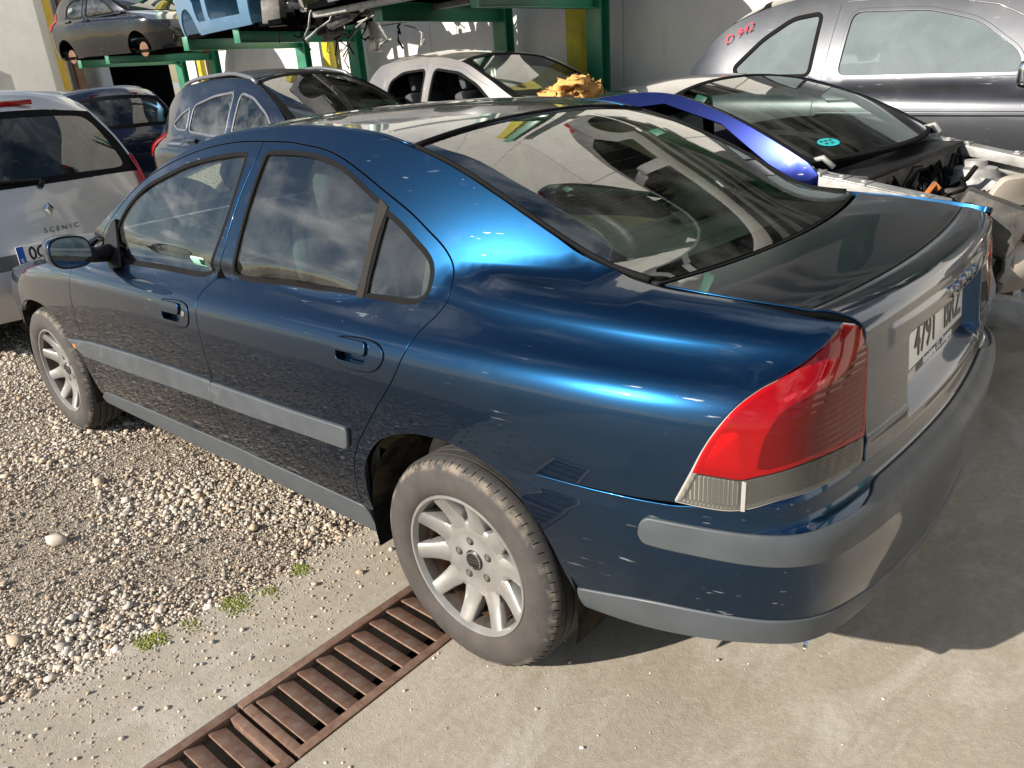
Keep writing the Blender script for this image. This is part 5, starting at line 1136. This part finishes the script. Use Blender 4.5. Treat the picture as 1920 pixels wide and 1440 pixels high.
hs,_=hatch('hatchback',(6.35,-4.62,.19),(0,0,P180+R(-3)),'dusty silver hatchback with empty side windows below the rack','car',paint='dusty_silver',
  wins=[dict(door='f',poly=[(2.42,.99),(2.2,1.16),(1.92,1.28),(1.52,1.33),(1.49,.97)],open=1),dict(door='r',poly=[(1.37,.97),(1.38,1.33),(1.0,1.31),(.80,1.22),(.78,1.0)],open=1)],seat_mat='dark_cloth',inner_mat='dusty_silver')
# --- grey people carrier on the right
paint('grey_paint',(.055,.058,.066),(.038,.040,.046),rough=.36,metal=.7,dust=.22,dustcol=(.26,.255,.25),dustlo=.45)
B=Body([(0,.62),(.1,.74),(.3,.83),(.8,.88),(2.2,.90),(3.3,.88),(4.0,.78),(4.4,.5)],[(0,.93),(2,.90),(4,.80)],[(0,.58),(.2,.70),(.6,.76),(1.5,.79),(2.6,.785),(3.4,.70),(4,.5)],.24,.26)
mp_e=[(.14,.30),(.08,.55),(.10,.85),(.16,1.05),(.25,1.18),(.46,1.39),(.75,1.50),(1.1,1.545),(1.7,1.56),(2.2,1.48),(2.65,1.30),(3.2,1.03),(3.6,.93),(3.95,.80),(4.05,.6),(4.02,.3)]
mp_c=[(.03,.30),(-.03,.55),(.0,.85),(.05,1.07),(.12,1.20),(.33,1.45),(.6,1.57),(1.1,1.625),(1.7,1.64),(2.1,1.57),(2.65,1.35),(3.35,1.05),(3.8,.94),(4.1,.80),(4.15,.6),(4.12,.3)]
glassmat('dusty_glass',(.42,.50,.50),1.6,.06,(.36,.43,.45),film=.30)
mpv,Bm=gencar('grey_people_carrier',(1.88,-4.02,.26),(0,0,P180),'dusty grey people carrier side-on behind the stripped blue car, red chalk number on its pillar','car',dict(body=B,e=mp_e,c=mp_c,axles=(.75,3.2),paint='grey_paint',
  segs=[('rear_bumper',0,2,'grey_paint'),('tailgate',2,4,'grey_paint'),('rear_window',4,6,'tinted_glass',.012),('roof',6,9,'grey_paint'),('windscreen',9,11,'tinted_glass',.01),('bonnet',11,13,'grey_paint'),('front_bumper',13,15,'grey_paint')],
  doors=[dict(n='f',poly=[(2.46,.33),(2.50,1.0),(2.38,1.26),(2.1,1.40),(1.75,1.475),(1.22,1.49),(1.18,1.0),(1.20,.33)],handle=(1.36,.94))],
  wins=[dict(door='f',poly=[(2.30,1.045),(2.26,1.16),(2.02,1.335),(1.75,1.41),(1.30,1.435),(1.27,1.06)],glass='dusty_glass',trim='grey_paint'),dict(poly=[(1.10,1.07),(1.11,1.44),(.92,1.42),(.74,1.31),(.56,1.14),(.60,1.08)],glass='dusty_glass',r=.05),dict(poly=[(2.95,1.03),(2.62,1.19),(2.53,1.22),(2.55,1.04)],glass='dusty_glass',r=.03)]))
panel('door_crease',Bm.F(-1),np.array([(2.46,.835),(1.22,.85),(1.22,.862),(2.46,.847)]),'grey_paint',mpv,step=.08,er=.008,depth=.02,off=.012)
m_=empty('door_mirror',(2.36,-.97,1.05),(0,0,0),mpv); g=MB(); g.box((-.05,-.11,-.07),(.08,.11,.07)); g.build('mirror_shell','chrome',m_,bevel=.04,segs=4)
simple('red_chalk',(.45,.03,.05),.8)
def chalk(u0,v0,txt,size):
    me=textmesh(txt,size,0,1.,0.,'LEFT'); F=Bm.F(-1)
    co=np.array([(v.co.x,v.co.y) for v in me.vertices]); P=F(u0+co[:,0]*-1*-1,v0+co[:,1]+co[:,0]*.45)
    for v,p in zip(me.vertices,P): v.co=(p[0],p[1]-.022,p[2])
    me.materials.clear(); put('chalk_number',me,'red_chalk',mpv)
chalk(.47,1.315,'D 942',.075)
# --- stripped blue hatchback alongside
paint('royal_paint',(.003,.010,.095),(.0015,.004,.035),rough=.22,metal=.8,dust=.25)
simple('primer_grey',(.30,.30,.295),.5,.2,coat=.2,var=.15,vscale=14,dirt=(.10,.075,.055),dscale=9,dlo=.48,dhi=.75)
simple('engine_bay',(.06,.058,.055),.6,.2,var=.5,vscale=14,dirt=(.18,.14,.10),dscale=12,dlo=.5,dhi=.85)
bh_e=[(.12,.30),(.06,.55),(.10,.78),(.20,.97),(.34,1.03),(.55,1.10),(.8,1.17),(1.4,1.315),(1.75,1.362),(2.02,1.355),(2.30,1.275),(2.52,1.185),(2.72,1.085)]
bh_c=[(.03,.30),(-.03,.55),(.0,.78),(.09,.99),(.22,1.06),(.45,1.14),(.72,1.22),(1.4,1.368),(1.72,1.412),(1.97,1.402),(2.32,1.31),(2.60,1.20),(2.86,1.085)]
BH=Body([(0,.6),(.1,.72),(.3,.79),(.8,.83),(1.9,.845),(2.9,.83),(3.5,.74),(3.8,.5)],[(0,.88),(2,.86),(4,.78)],[(0,.55),(.3,.67),(.7,.73),(1.5,.76),(2.3,.775),(2.75,.755),(3.4,.65)],.24,.30)
bh_doors=[dict(n='f',poly=[(2.55,.34),(2.58,.90),(2.58,1.06),(2.3,1.232),(1.98,1.318),(1.45,1.27),(1.42,.9),(1.45,.34)],missing=2),dict(n='r',poly=[(1.43,.34),(1.40,.9),(1.43,1.27),(.95,1.16),(.76,1.09),(.70,.95),(.95,.62),(1.0,.34)])]
bh,_=hatch('stripped_hatchback',(2.64,-2.10,.0),(0,0,P180-R(3)),'royal blue hatchback missing doors, wings and bonnet, standing beside the blue saloon','car',paint='royal_paint',doors=bh_doors,
  wins=[dict(door='r',poly=[(1.37,.97),(1.38,1.22),(1.0,1.13),(.84,1.07),(.80,.98)])],
  body=BH,e=bh_e,c=bh_c,axles=(.62,3.05),
  segs=[('rear_bumper',0,2,'royal_paint'),('tailgate',2,3,'royal_paint'),('rear_window',3,5,'tinted_glass',.012),('roof',5,9,'royal_paint'),('windscreen',9,12,'clear_glass',.01,.016,.580)],wheels=None,skip={'inner'},seatx=(1.15,),sidepoly=join(cat(bh_e,.04),[(2.77,1.04),(2.77,.60),(2.70,.28),(1.0,.26),(.96,.30)],dens(arch(.62,.33),.05)))
# body side without front wing
# front structure of the stripped car (local coordinates: x forward, y to its left; the camera sees y<0... y>0 mirrored)
def bare_front(rt):
    for s in (1,-1):
        # upper wing rail with brackets
        g=MB(); g.beam((2.70,s*.68,1.025),(3.24,s*.63,.925),.10,.05); g.beam((2.70,s*.735,.99),(3.26,s*.685,.89),.02,.11); g.build('wing_rail','primer_grey',rt,bevel=.006)
        for x in (2.74,2.84,2.93,3.16):
            g=MB(); z=1.025-(x-2.70)*.185; g.box((x-.022,s*.67-.045,z),(x+.022,s*.67+.045,z+.028)); g.lathe([(.0,.040),(.012,.040),(.012,.025)],10,'z',(x,s*.67,z-.005)); g.build('wing_bracket','primer_grey',rt,bevel=.004)
        g=MB(); n=14; v=[];f=[]
        for k in range(n):
            th=math.pi*k/(n-1)
            for yy,r_ in ((.72,.36),(.42,.36),(.40,.20)): v.append((3.05+r_*math.cos(th),s*yy,.50+r_*math.sin(th)*1.05))
        for k in range(n-1):
            for j in range(2): f.append((k*3+j,k*3+j+1,(k+1)*3+j+1,(k+1)*3+j))
        g.add(v,f); g.build('inner_wing','primer_grey',rt,smooth=True,auto=R(40))
        g=MB(); g.lathe([(.0,.96),(.05,.965),(.055,.94),(.10,.93),(.13,.86),(.135,.70)],20,'z',(3.02,s*.52,-.02)); g.build('strut_tower','primer_grey',rt,smooth=True,auto=R(40))
        g=MB(); g.beam((2.75,s*.42,.50),(3.62,s*.42,.48),.08,.12); g.build('chassis_leg','primer_grey',rt,bevel=.006)
        # torn pillar foot where the wing was
        g=MB(); g.box((2.69,s*.66,.98),(2.78,s*.74,1.05)); g.build('pillar_foot','primer_grey',rt,bevel=.012)
        g=MB(); g.tube([(2.70,s*.66,1.08),(2.76,s*.68,1.10),(2.80,s*.66,1.06)],.012,6); g.build('hinge','primer_grey',rt,smooth=True)
    g=MB(); g.box((2.88,-.58,.35),(2.92,.58,1.0)); g.build('bulkhead','engine_bay',rt,bevel=.01)
    for k,y in enumerate((-.40,-.30,.06,.16,.26)):
        g=MB(); g.lathe([(0,.012),(.036,.012),(.036,0)],16,'x',(2.917,y,.93)); g.v=[(a,b,c) if True else 0 for a,b,c in g.v]; g.build('bulkhead_opening','gap_black',rt)
    g=MB(); g.box((2.74,-.62,1.0),(2.93,.62,1.025)); g.build('scuttle','black_plastic',rt,bevel=.01)
    rg=np.random.default_rng(3)
    for k in range(30):
        x=rg.uniform(2.98,3.32); y=rg.uniform(-.42,.42); z=rg.uniform(.45,.86); a,b,c=rg.uniform(.04,.14,3)
        g=MB(); M=Matrix.Translation((x,y,z))@Matrix.Rotation(rg.uniform(0,3),4,'Z')@Matrix.Rotation(rg.uniform(-.4,.4),4,'X'); g.box((-a,-b,-c),(a,b,c),M); g.build('engine_part','engine_bay',rt,bevel=.02,segs=2)
    for k in range(30):
        x=rg.uniform(2.95,3.3); y=rg.uniform(-.5,.5); p=[Vector((x,y,rg.uniform(.75,.95)))]
        for j in range(5): p.append(p[-1]+Vector((rg.uniform(-.13,.13),rg.uniform(-.15,.15),rg.uniform(-.08,.05))))
        g=MB(); g.tube(p,rg.uniform(.006,.014),6); g.build('hose','black_rubber' if k%4 else 'orange_lens',rt,smooth=True)
    for k in range(22):
        y=rg.uniform(-.55,.55); z=rg.uniform(.6,.97); a=rg.uniform(.012,.04); g=MB()
        if k%3: g.box((2.92,y-a,z-a*.8),(2.92+rg.uniform(.01,.05),y+a,z+a*.8))
        else: g.lathe([(0,.03),(a*.8,.03),(a,.0)],12,'x',(2.92,y,z))
        g.build('bulkhead_fitting',('primer_grey','black_plastic','engine_bay','steel')[k%4],rt,bevel=.003)
    for k in range(10):
        y0=rg.uniform(-.5,.5); p=[Vector((2.94,y0+.12*j,rg.uniform(.75,1.0))) for j in range(4)]; g=MB(); g.tube(p,rg.uniform(.004,.009),6); g.build('wiring','black_rubber',rt,smooth=True)
    g=MB(); g.beam((3.66,-.55,.55),(3.66,.55,.55),.06,.12); g.build('crash_bar','primer_grey',rt,bevel=.01)
bare_front(bh)
FW=rows([(bh_c[i][0],bh_c[i][1],bh_e[i][0],float(_.S(bh_e[i][0],bh_e[i][1]))-.01,bh_e[i][1]) for i in range(9,13)])
stk=[(FW.L-.13+.035*math.cos(t),-.40+.055*math.sin(t)) for t in np.linspace(0,2*math.pi,25)[:-1]]
panel('screen_sticker',FW,stk,'sticker_teal',bh,step=.02,rim=False,off=.002,out=(0,0,1))
for dx,dy in ((-.012,.02),(-.012,-.005),(-.012,-.03),(.010,.012),(.010,-.02)):
    panel('sticker_print',FW,np.array([(FW.L-.13+dx-.006,-.40+dy-.008),(FW.L-.13+dx+.006,-.40+dy-.008),(FW.L-.13+dx+.006,-.40+dy+.008),(FW.L-.13+dx-.006,-.40+dy+.008)]),'dark_trim',bh,step=.02,rim=False,off=.003,out=(0,0,1))
# ------------------------------------------------------------------ rack, wall and wrecks
simple('rack_green',(.012,.17,.095),.45,.0,coat=.3,coatr=.2,var=.18,vscale=5,dirt=(.10,.16,.12),dscale=7,dlo=.6,dhi=.9)
simple('post_yellow',(.42,.36,.02),.6,var=.2,vscale=5,dirt=(.22,.18,.05),dscale=6,dlo=.55,dhi=.85)
simple('post_amber',(.55,.36,.04),.55,var=.15,vscale=5)
def wallmat():
    m,nt,o=newmat('painted_wall'); co=objco(nt)
    a=noise(nt,1.2,7,.65,co,.4); b=noise(nt,90,5,.7,co); d=ramp(nt,noise(nt,2.6,8,.7,N(nt,'ShaderNodeMapping',{'Vector':co,'Scale':(1,1,.35)}).outputs[0],.5),[(.5,(0,0,0)),(.8,(1,1,1))])
    c=ramp(nt,a,[(.3,(.50,.485,.46)),(.7,(.60,.585,.56))]); c=mixc_(nt,N(nt,'ShaderNodeMath',{0:d,1:.5},operation='MULTIPLY').outputs[0],c,(.36,.335,.30)); c=mixc_(nt,.12,c,ramp(nt,b,[(.3,(.3,.29,.27)),(.7,(.75,.74,.72))]))
    bs=N(nt,'ShaderNodeBsdfPrincipled',{'Base Color':c,'Roughness':.85}); nt.links.new(bump(nt,b,.25,.004),bs.inputs['Normal']); nt.links.new(bs.outputs[0],o.inputs[0])
wallmat()
ARM=[((3.92,-3.57),(4.10,-5.70)),((5.47,-3.78),(5.86,-6.14)),((8.99,-4.28),(9.90,-7.00)),((10.78,-4.50),(11.72,-7.25)),((15.77,-5.48),(16.60,-8.25)),((18.03,-5.86),(19.00,-8.70))]
wd=Vector((19.0-4.10,-8.70+5.70,0)).normalized(); wn_=Vector((-wd.y,wd.x,0)); 
if wn_.y<0: wn_=-wn_
w0=Vector((4.10,-5.70,0))-wn_*.38
def wp(s,off=0.,z=0.): p=w0+wd*s+wn_*off; return (p.x,p.y,z)
# the wall, in precast panels
wall=tag(empty('yard_wall',wp(0)),'pale concrete panel wall behind the green rack','wall')
ang=math.atan2(wd.y,wd.x); wall.rotation_euler=(0,0,ang)
k=0; s=-16.
while s<15.9:
    Lp=2.0
    for z0 in (0,2.2,4.4,6.6):
        g=MB(); g.box((s+.006,-.14,z0+.006),(s+Lp-.006,0+rng.uniform(-.003,.003),z0+2.2-.006)); g.build('wall_panel','painted_wall',wall,bevel=.008)
    s+=Lp
g=MB(); g.box((-16,-.16,0),(16,-.10,8.8)); g.build('wall_joint','gap_black',wall)
rk=tag(empty('car_rack',wp(0)),'green steel cantilever rack carrying wrecked cars along the wall','rack')
ARM2=[(tuple((w0+wd*s_+wn_*2.5)[:2]),tuple((w0+wd*s_+wn_*.38)[:2])) for s_ in (-3.4,-5.2,-9.4,-11.2)]
for i,(tp,ps) in enumerate(ARM+ARM2):
    P=Vector((ps[0]-wp(0)[0],ps[1]-wp(0)[1],0)); T=Vector((tp[0]-wp(0)[0],tp[1]-wp(0)[1],0))
    g=MB(); d_=(T-P).normalized(); n_=Vector((-d_.y,d_.x,0))
    a=P-d_*.09
    for sgn in (1,-1): g.beam(tuple(a+n_*0+d_*(.09*sgn+.09)),tuple(a+d_*(.09*sgn+.09)+Vector((0,0,6.4))),.19,.015,up=tuple(d_))
    g.beam(tuple(a+d_*.09),tuple(a+d_*.09+Vector((0,0,6.4))),.012,.18,up=tuple(d_)); g.build('upright','rack_green',rk,bevel=.002)
    for z in ((2.0,4.3) if i<6 else (2.15,4.6)):
        g=MB(); A=a+d_*.19; 
        for zz in (z+.007,z+.183): g.beam(tuple(A+Vector((0,0,zz))),tuple(T+Vector((0,0,zz))),.10,.014)
        g.beam(tuple(A+Vector((0,0,z+.095))),tuple(T+Vector((0,0,z+.095))),.010,.165); g.box_=None; g.build('arm','rack_green',rk,bevel=.002)
        g=MB(); g.beam(tuple(T+Vector((0,0,z+.095))),tuple(T+d_*.012+Vector((0,0,z+.095))),.10,.19); g.build('arm_end_plate','rack_green',rk,bevel=.002)
for i,(x,y) in enumerate([(4.62,-6.02),(11.1,-7.35),(18.1,-8.75)]):
    g=MB(); g.box((-.13,-.06,0),(.13,.06,6.5)); o=g.build('yellow_post','post_yellow',None,bevel=.006); o.location=(x,y,0); o.rotation_euler=(0,0,ang); tag(o,['mustard yellow post between green uprights, to the right of the dusty hatchback','mustard yellow post behind the off-road car roof','mustard yellow post far left beside the white car under the rack'][i],'post','yellow wall posts')
# white building end with amber corner post at far left
bw=tag(empty('white_building',(22.3,-4.6,0),(0,0,R(-38))),'white building corner with ledges at the far left edge','building')
g=MB(); g.box((0,-2.2,0),(6,6,7)); g.build('wall','painted_wall',bw,bevel=.02)
g=MB(); g.box((-.25,-.4,1.2),(0,.9,1.75)); g.build('ledge','painted_wall',bw,bevel=.01); g=MB(); g.box((-.12,-.9,1.75),(0,.3,2.2)); g.build('ledge','painted_wall',bw,bevel=.01)
o=MB().box((-.18,-.14,0),(.18,.14,7)).build('amber_post','post_amber',None,bevel=.01); o.location=(21.6,-6.75,0); tag(o,'tall amber steel post at the left end of the rack','post')
g=MB(); g.box((-.1,-.1,0),(.1,.1,7)); o=g.build('rust_post','rusty_steel',None,bevel=.01); o.location=(21.9,-7.35,0); tag(o,'rust brown post just right of the tall amber post','post')
g=MB(); g.box((20.6,-9.2,0),(24,-9.1,4)); o=g.build('gateway_shade_slab','gap_black',None); tag(o,'black slab painted as the gateway shade behind the black hatchback on the rack','gateway')  # flat black slab stands in for the shade inside the gateway
# --- cars on the rack
paint('black_paint',(.004,.005,.009),(.002,.0025,.005),rough=.25,metal=.8,dust=.05,dustcol=(.16,.16,.17),dustlo=.4)
blk,_=hatch('rack_hatchback',(17.75,-5.93,1.90),(0,0,P180+R(9)),'black hatchback without wheels on the far bay of the green rack','car',paint='black_paint',wheels=None,seatx=(1.2,))
for x in (.62,3.05):
    for s in (1,-1):
        g=MB(); g.lathe([(0,.02),(.07,.02),(.075,.05),(.08,.02),(.13,.02),(.13,0),(0,0)],24,'y',(x,s*.70,.30)); g.build('brake_disc','brake_rust',blk,smooth=True,auto=R(40))
paint('sky_paint',(.10,.27,.46),(.06,.17,.32),rough=.35,metal=.55,dust=.3)
lb,_=hatch('rack_shell',(10.95,-5.28,1.91),(0,0,P180-R(7.6)),'light blue bodyshell without doors on the middle bay of the green rack','car',paint='sky_paint',wheels=None,seats=False,
  doors=[dict(n='f',poly=[(2.45,.42),(2.5,.90),(2.35,1.10),(1.95,1.30),(1.52,1.355),(1.48,.9),(1.50,.42)],missing=2),dict(n='r',poly=[(1.36,.42),(1.34,.9),(1.38,1.355),(1.0,1.33),(.78,1.22),(.74,.95),(1.0,.66),(1.06,.42)],missing=2)],wins=[],
  segs=[('rear_bumper',0,2,'sky_paint'),('tailgate',2,3,'sky_paint'),('rear_window',3,5,'tinted_glass',.012),('roof',5,8,'sky_paint'),('windscreen',8,10,'clear_glass',.01,.03)],
  sidepoly=join(cat(ha_e[:11],.04),[(2.76,.97),(2.76,.60),(2.70,.28),(1.0,.26),(.96,.30)],dens(arch(.62,.33),.05)),skip={'inner'})
simple('wreck_dark',(.05,.05,.052),.55,.3,var=.5,vscale=10,dirt=(.2,.18,.16),dscale=9,dlo=.5,dhi=.8)
def wreck_front(rt,x0,x1,seed,n=26):
    rg=np.random.default_rng(seed)
    for k in range(n):
        x=rg.uniform(x0,x1); y=rg.uniform(-.6,.72); z=rg.uniform(.15,.95); a,b,c=rg.uniform(.04,.16,3); g=MB()
        M=Matrix.Translation((x,y,z))@Matrix.Rotation(rg.uniform(0,3),4,'Z')@Matrix.Rotation(rg.uniform(-.5,.5),4,'X'); g.box((-a,-b,-c),(a,b,c),M); g.build('engine_part',('wreck_dark','engine_bay','primer_grey','black_plastic')[k%4],rt,bevel=.02)
    for k in range(n):
        x=rg.uniform(x0,x1); y=rg.uniform(-.6,.8); p=[Vector((x,y,rg.uniform(.0,.9)))]
        for j in range(5): p.append(p[-1]+Vector((rg.uniform(-.15,.15),rg.uniform(-.12,.12),rg.uniform(-.16,.05))))
        g=MB(); g.tube(p,rg.uniform(.006,.016),6); g.build('hose',('black_rubber','primer_grey')[k%2],rt,smooth=True)
    for s in (1,):
        g=MB(); g.tube([(x0+.5,s*.62,.75),(x0+.5,s*.66,.30)],.05,10); g.tube([(x0+.5,s*.66,.30),(x0+.52,s*.68,.02)],.085,10); g.build('strut','primer_grey',rt,smooth=True); g=MB(); g.box((x0+.42,s*.60,-.14),(x0+.58,s*.74,.06)); g.build('hub_carrier','steel',rt,bevel=.03)
        for h in range(6):
            g=MB(); g.lathe([(.06,.0),(.075,.012),(.06,.024)],14,'z',(x0+.5,s*.62,.35+h*.05)); g.build('spring_coil','black_plastic',rt,smooth=True)
wreck_front(lb,2.78,4.6,11,34)
# bare inner wing of the shell
g=MB(); g.box((2.75,.40,.30),(4.4,.46,.80)); g.build('inner_wing','wreck_dark',lb,bevel=.01)
g=MB(); g.lathe([(.19,-.09),(.25,-.1),(.295,-.085),(.31,-.06),(.31,.06),(.295,.085),(.25,.1),(.19,.09),(.19,-.09)],40,'y'); o=g.build('spare_tyre','tyre_rubber',None,smooth=True); o.location=(8.75,-4.95,2.72); o.rotation_euler=(R(90),.2,.3); tag(o,'worn tyre lying inside the light blue bodyshell on the rack','tyre')
sv,_=hatch('rack_silver_shell',(6.6,-4.35,1.95),(0,0,P180+ang*.9),'silver car on the near bay of the rack, only its underside in view','car',paint='dusty_silver',wheels=None,seats=False)
g=MB(); g.beam((.2,.55,.20),(3.4,.55,.20),.10,.06); g.beam((.2,-.55,.20),(3.4,-.55,.20),.10,.06); g.build('sill_beam','primer_grey',sv,bevel=.01)
# --- white car far under the rack
paint('white_paint',(.62,.62,.60),(.55,.55,.54),rough=.35,metal=.0,dust=.3)
wc,_=hatch('white_car',(19.9,-5.3,.05),(0,0,R(160)),'white car half hidden far under the black hatchback on the rack','car',paint='white_paint')
# --- torn yellow foam and cardboard on the dusty bonnet
simple('yellow_foam',(.55,.30,.09),.9,var=.25,vscale=8,bmp=.3,bscale=40)
def crumple(name,loc,size,seed,mat,label,cat_,n=7):
    rt=tag(empty(name,loc),label,cat_); rg=np.random.default_rng(seed)
    for k in range(n):
        bm=bmesh.new(); bmesh.ops.create_cube(bm,size=1.); bmesh.ops.subdivide_edges(bm,edges=bm.edges,cuts=3,use_grid_fill=True)
        sc_=Vector((rg.uniform(.25,.5)*size[0],rg.uniform(.25,.5)*size[1],rg.uniform(.10,.25)*size[2])); off_=Vector((rg.uniform(-.32,.32)*size[0],rg.uniform(-.32,.32)*size[1],rg.uniform(.1,.4)*size[2]))
        M=Matrix.Translation(off_)@Matrix.Rotation(rg.uniform(0,3),4,'Z')@Matrix.Rotation(rg.uniform(-.5,.5),4,'X')
        for v in bm.verts: v.co=M@Vector((v.co.x*sc_.x+rg.normal(0,.012),v.co.y*sc_.y+rg.normal(0,.012),v.co.z*sc_.z+rg.normal(0,.018)))
        bmesh.ops.smooth_vert(bm,verts=bm.verts,factor=.4); me=bpy.data.meshes.new('foam_piece'); bm.to_mesh(me); bm.free(); me.polygons.foreach_set('use_smooth',[True]*len(me.polygons)); put('foam_piece',me,mat,rt)
    return rt
crumple('foam_pile',(3.42,-4.25,1.12),(.58,.5,.5),5,'yellow_foam','torn yellow foam heaped on the dusty silver hatchback bonnet','foam',9)
# --- damaged bumpers and panels at the right edge
simple('bumper_tan',(.40,.345,.29),.5,.0,coat=.3,coatr=.2,var=.12,vscale=4,dirt=(.16,.14,.12),dscale=5,dlo=.52,dhi=.8)
simple('bumper_dark',(.05,.055,.065),.35,.2,coat=.6,coatr=.1,var=.3,vscale=6,dirt=(.25,.22,.19),dscale=7,dlo=.55,dhi=.85)
def bumper(name,loc,rot,mat,label):
    rt=tag(empty(name,loc,rot),label,'bumper')
    def Fb(u,v): a=u/.75; return np.stack([.30*np.cos(a)**1.0-.30+.05*np.sin(v*14)+(.06-.5*(v-.25)**2),.80*np.sin(a),v],-1)
    panel('bumper_skin',Fb,rounded([(-.98,0),(.98,0),(.98,.48),(-.98,.48)],.06,4),mat,rt,step=.05,er=.006,depth=.03,out=(1,0,0),holes=[rounded([(-.45,.07),(.45,.07),(.5,.20),(-.5,.20)],.03,4),rounded([(.62,.08),(.80,.08),(.80,.19),(.62,.19)],.03,4),rounded([(-.80,.08),(-.62,.08),(-.62,.19),(-.80,.19)],.03,4)])
    g=MB(); g.box((-.12,-.55,.05),(-.08,.55,.22)); g.build('lower_grille','gap_black',rt)
    for z in (.09,.13,.17):
        g=MB(); g.box((-.06,-.5,z),(-.04,.5,z+.012)); g.build('grille_bar','black_plastic',rt)
    g=MB(); g.beam((-.16,-.6,.30),(-.16,.6,.30),.05,.10); g.build('crash_bar','primer_grey',rt,bevel=.008)
    for y in (-.71,.71):
        g=MB(); g.lathe([(0,.0),(.05,.0),(.055,-.03)],16,'x',(-.10,y,.135)); g.build('fog_lamp','lamp_clear',rt,smooth=True)
    return rt
bumper('front_bumper',(-.90,-2.46,.50),(0,R(-4),P180+R(-3)),'bumper_tan','dented tan-grey bumper hanging on the nose of the stripped car at the right edge')
simple('white_sack',(.62,.62,.60),.8,var=.08,vscale=6)
crumple('plastic_sack',(-.58,-2.95,0),(.42,.35,.5),9,'white_sack','crumpled white plastic sack on the ground at the right edge','sack',6)
o=MB().box((-.2,-.15,0),(.2,.15,.42)).build('green_crate','rack_green',None,bevel=.02); o.location=(-.22,-2.9,0); tag(o,'small green crate on the ground behind the rear bumper, beside the white sack','crate')

# further bays of the rack towards the right, above the grey people carrier
for k,(s_,z,pm,nm,lab) in enumerate([(-2.2,2.34,'dusty_silver','rack_pale_shell','pale silver bodyshell without doors on the rack above the grey people carrier'),(-8.2,2.34,'black_paint','rack_dark_hatchback','dark hatchback on the rack bay at the far right, above the picture'),(-2.9,4.80,'black_paint','rack_shade_hatchback','unseen dark hatchback added on the upper rack level to shade the wall')]):  # upper hatchback: unseen, added to shade the wall and darken reflections
    p=w0+wd*s_+wn_*1.55
    kw=dict(doors=bh_doors2,wins=[]) if False else {}
    if k==0: kw=dict(doors=[dict(n='f',poly=[(2.45,.42),(2.5,.90),(2.35,1.10),(1.95,1.30),(1.52,1.355),(1.48,.9),(1.50,.42)],missing=2),dict(n='r',poly=[(1.36,.42),(1.34,.9),(1.38,1.355),(1.0,1.33),(.78,1.22),(.74,.95),(1.0,.66),(1.06,.42)],missing=2)],wins=[])
    o,_b=hatch(nm,(p.x,p.y,z),(0,0,P180+ang),lab,'car',paint=pm,wheels=None,seats=False,**kw)
    if k==0:
        g=MB(); g.box((.75,-.45,.45),(2.4,.45,1.0)); g.build('dark_cabin_filler','wreck_dark',o,bevel=.05)  # dark block added, unseen, so the shell's inside reflects dark
        for y_ in (-.62,-.2,.3,.62):
            g=MB(); g.beam((.1,y_,.22),(3.3,y_*.9,.20),.07,.06); g.build('reflection_beam','white_sack',o,bevel=.008)  # unseen white beams added to give pale streaks in the boot lid reflection
        for x_ in (.9,1.9,2.7):
            g=MB(); g.beam((x_,-.7,.20),(x_+.12,.7,.20),.09,.05); g.build('reflection_cross_beam','white_sack',o,bevel=.008)  # crosswise beams, also unseen and added for the reflected streaks
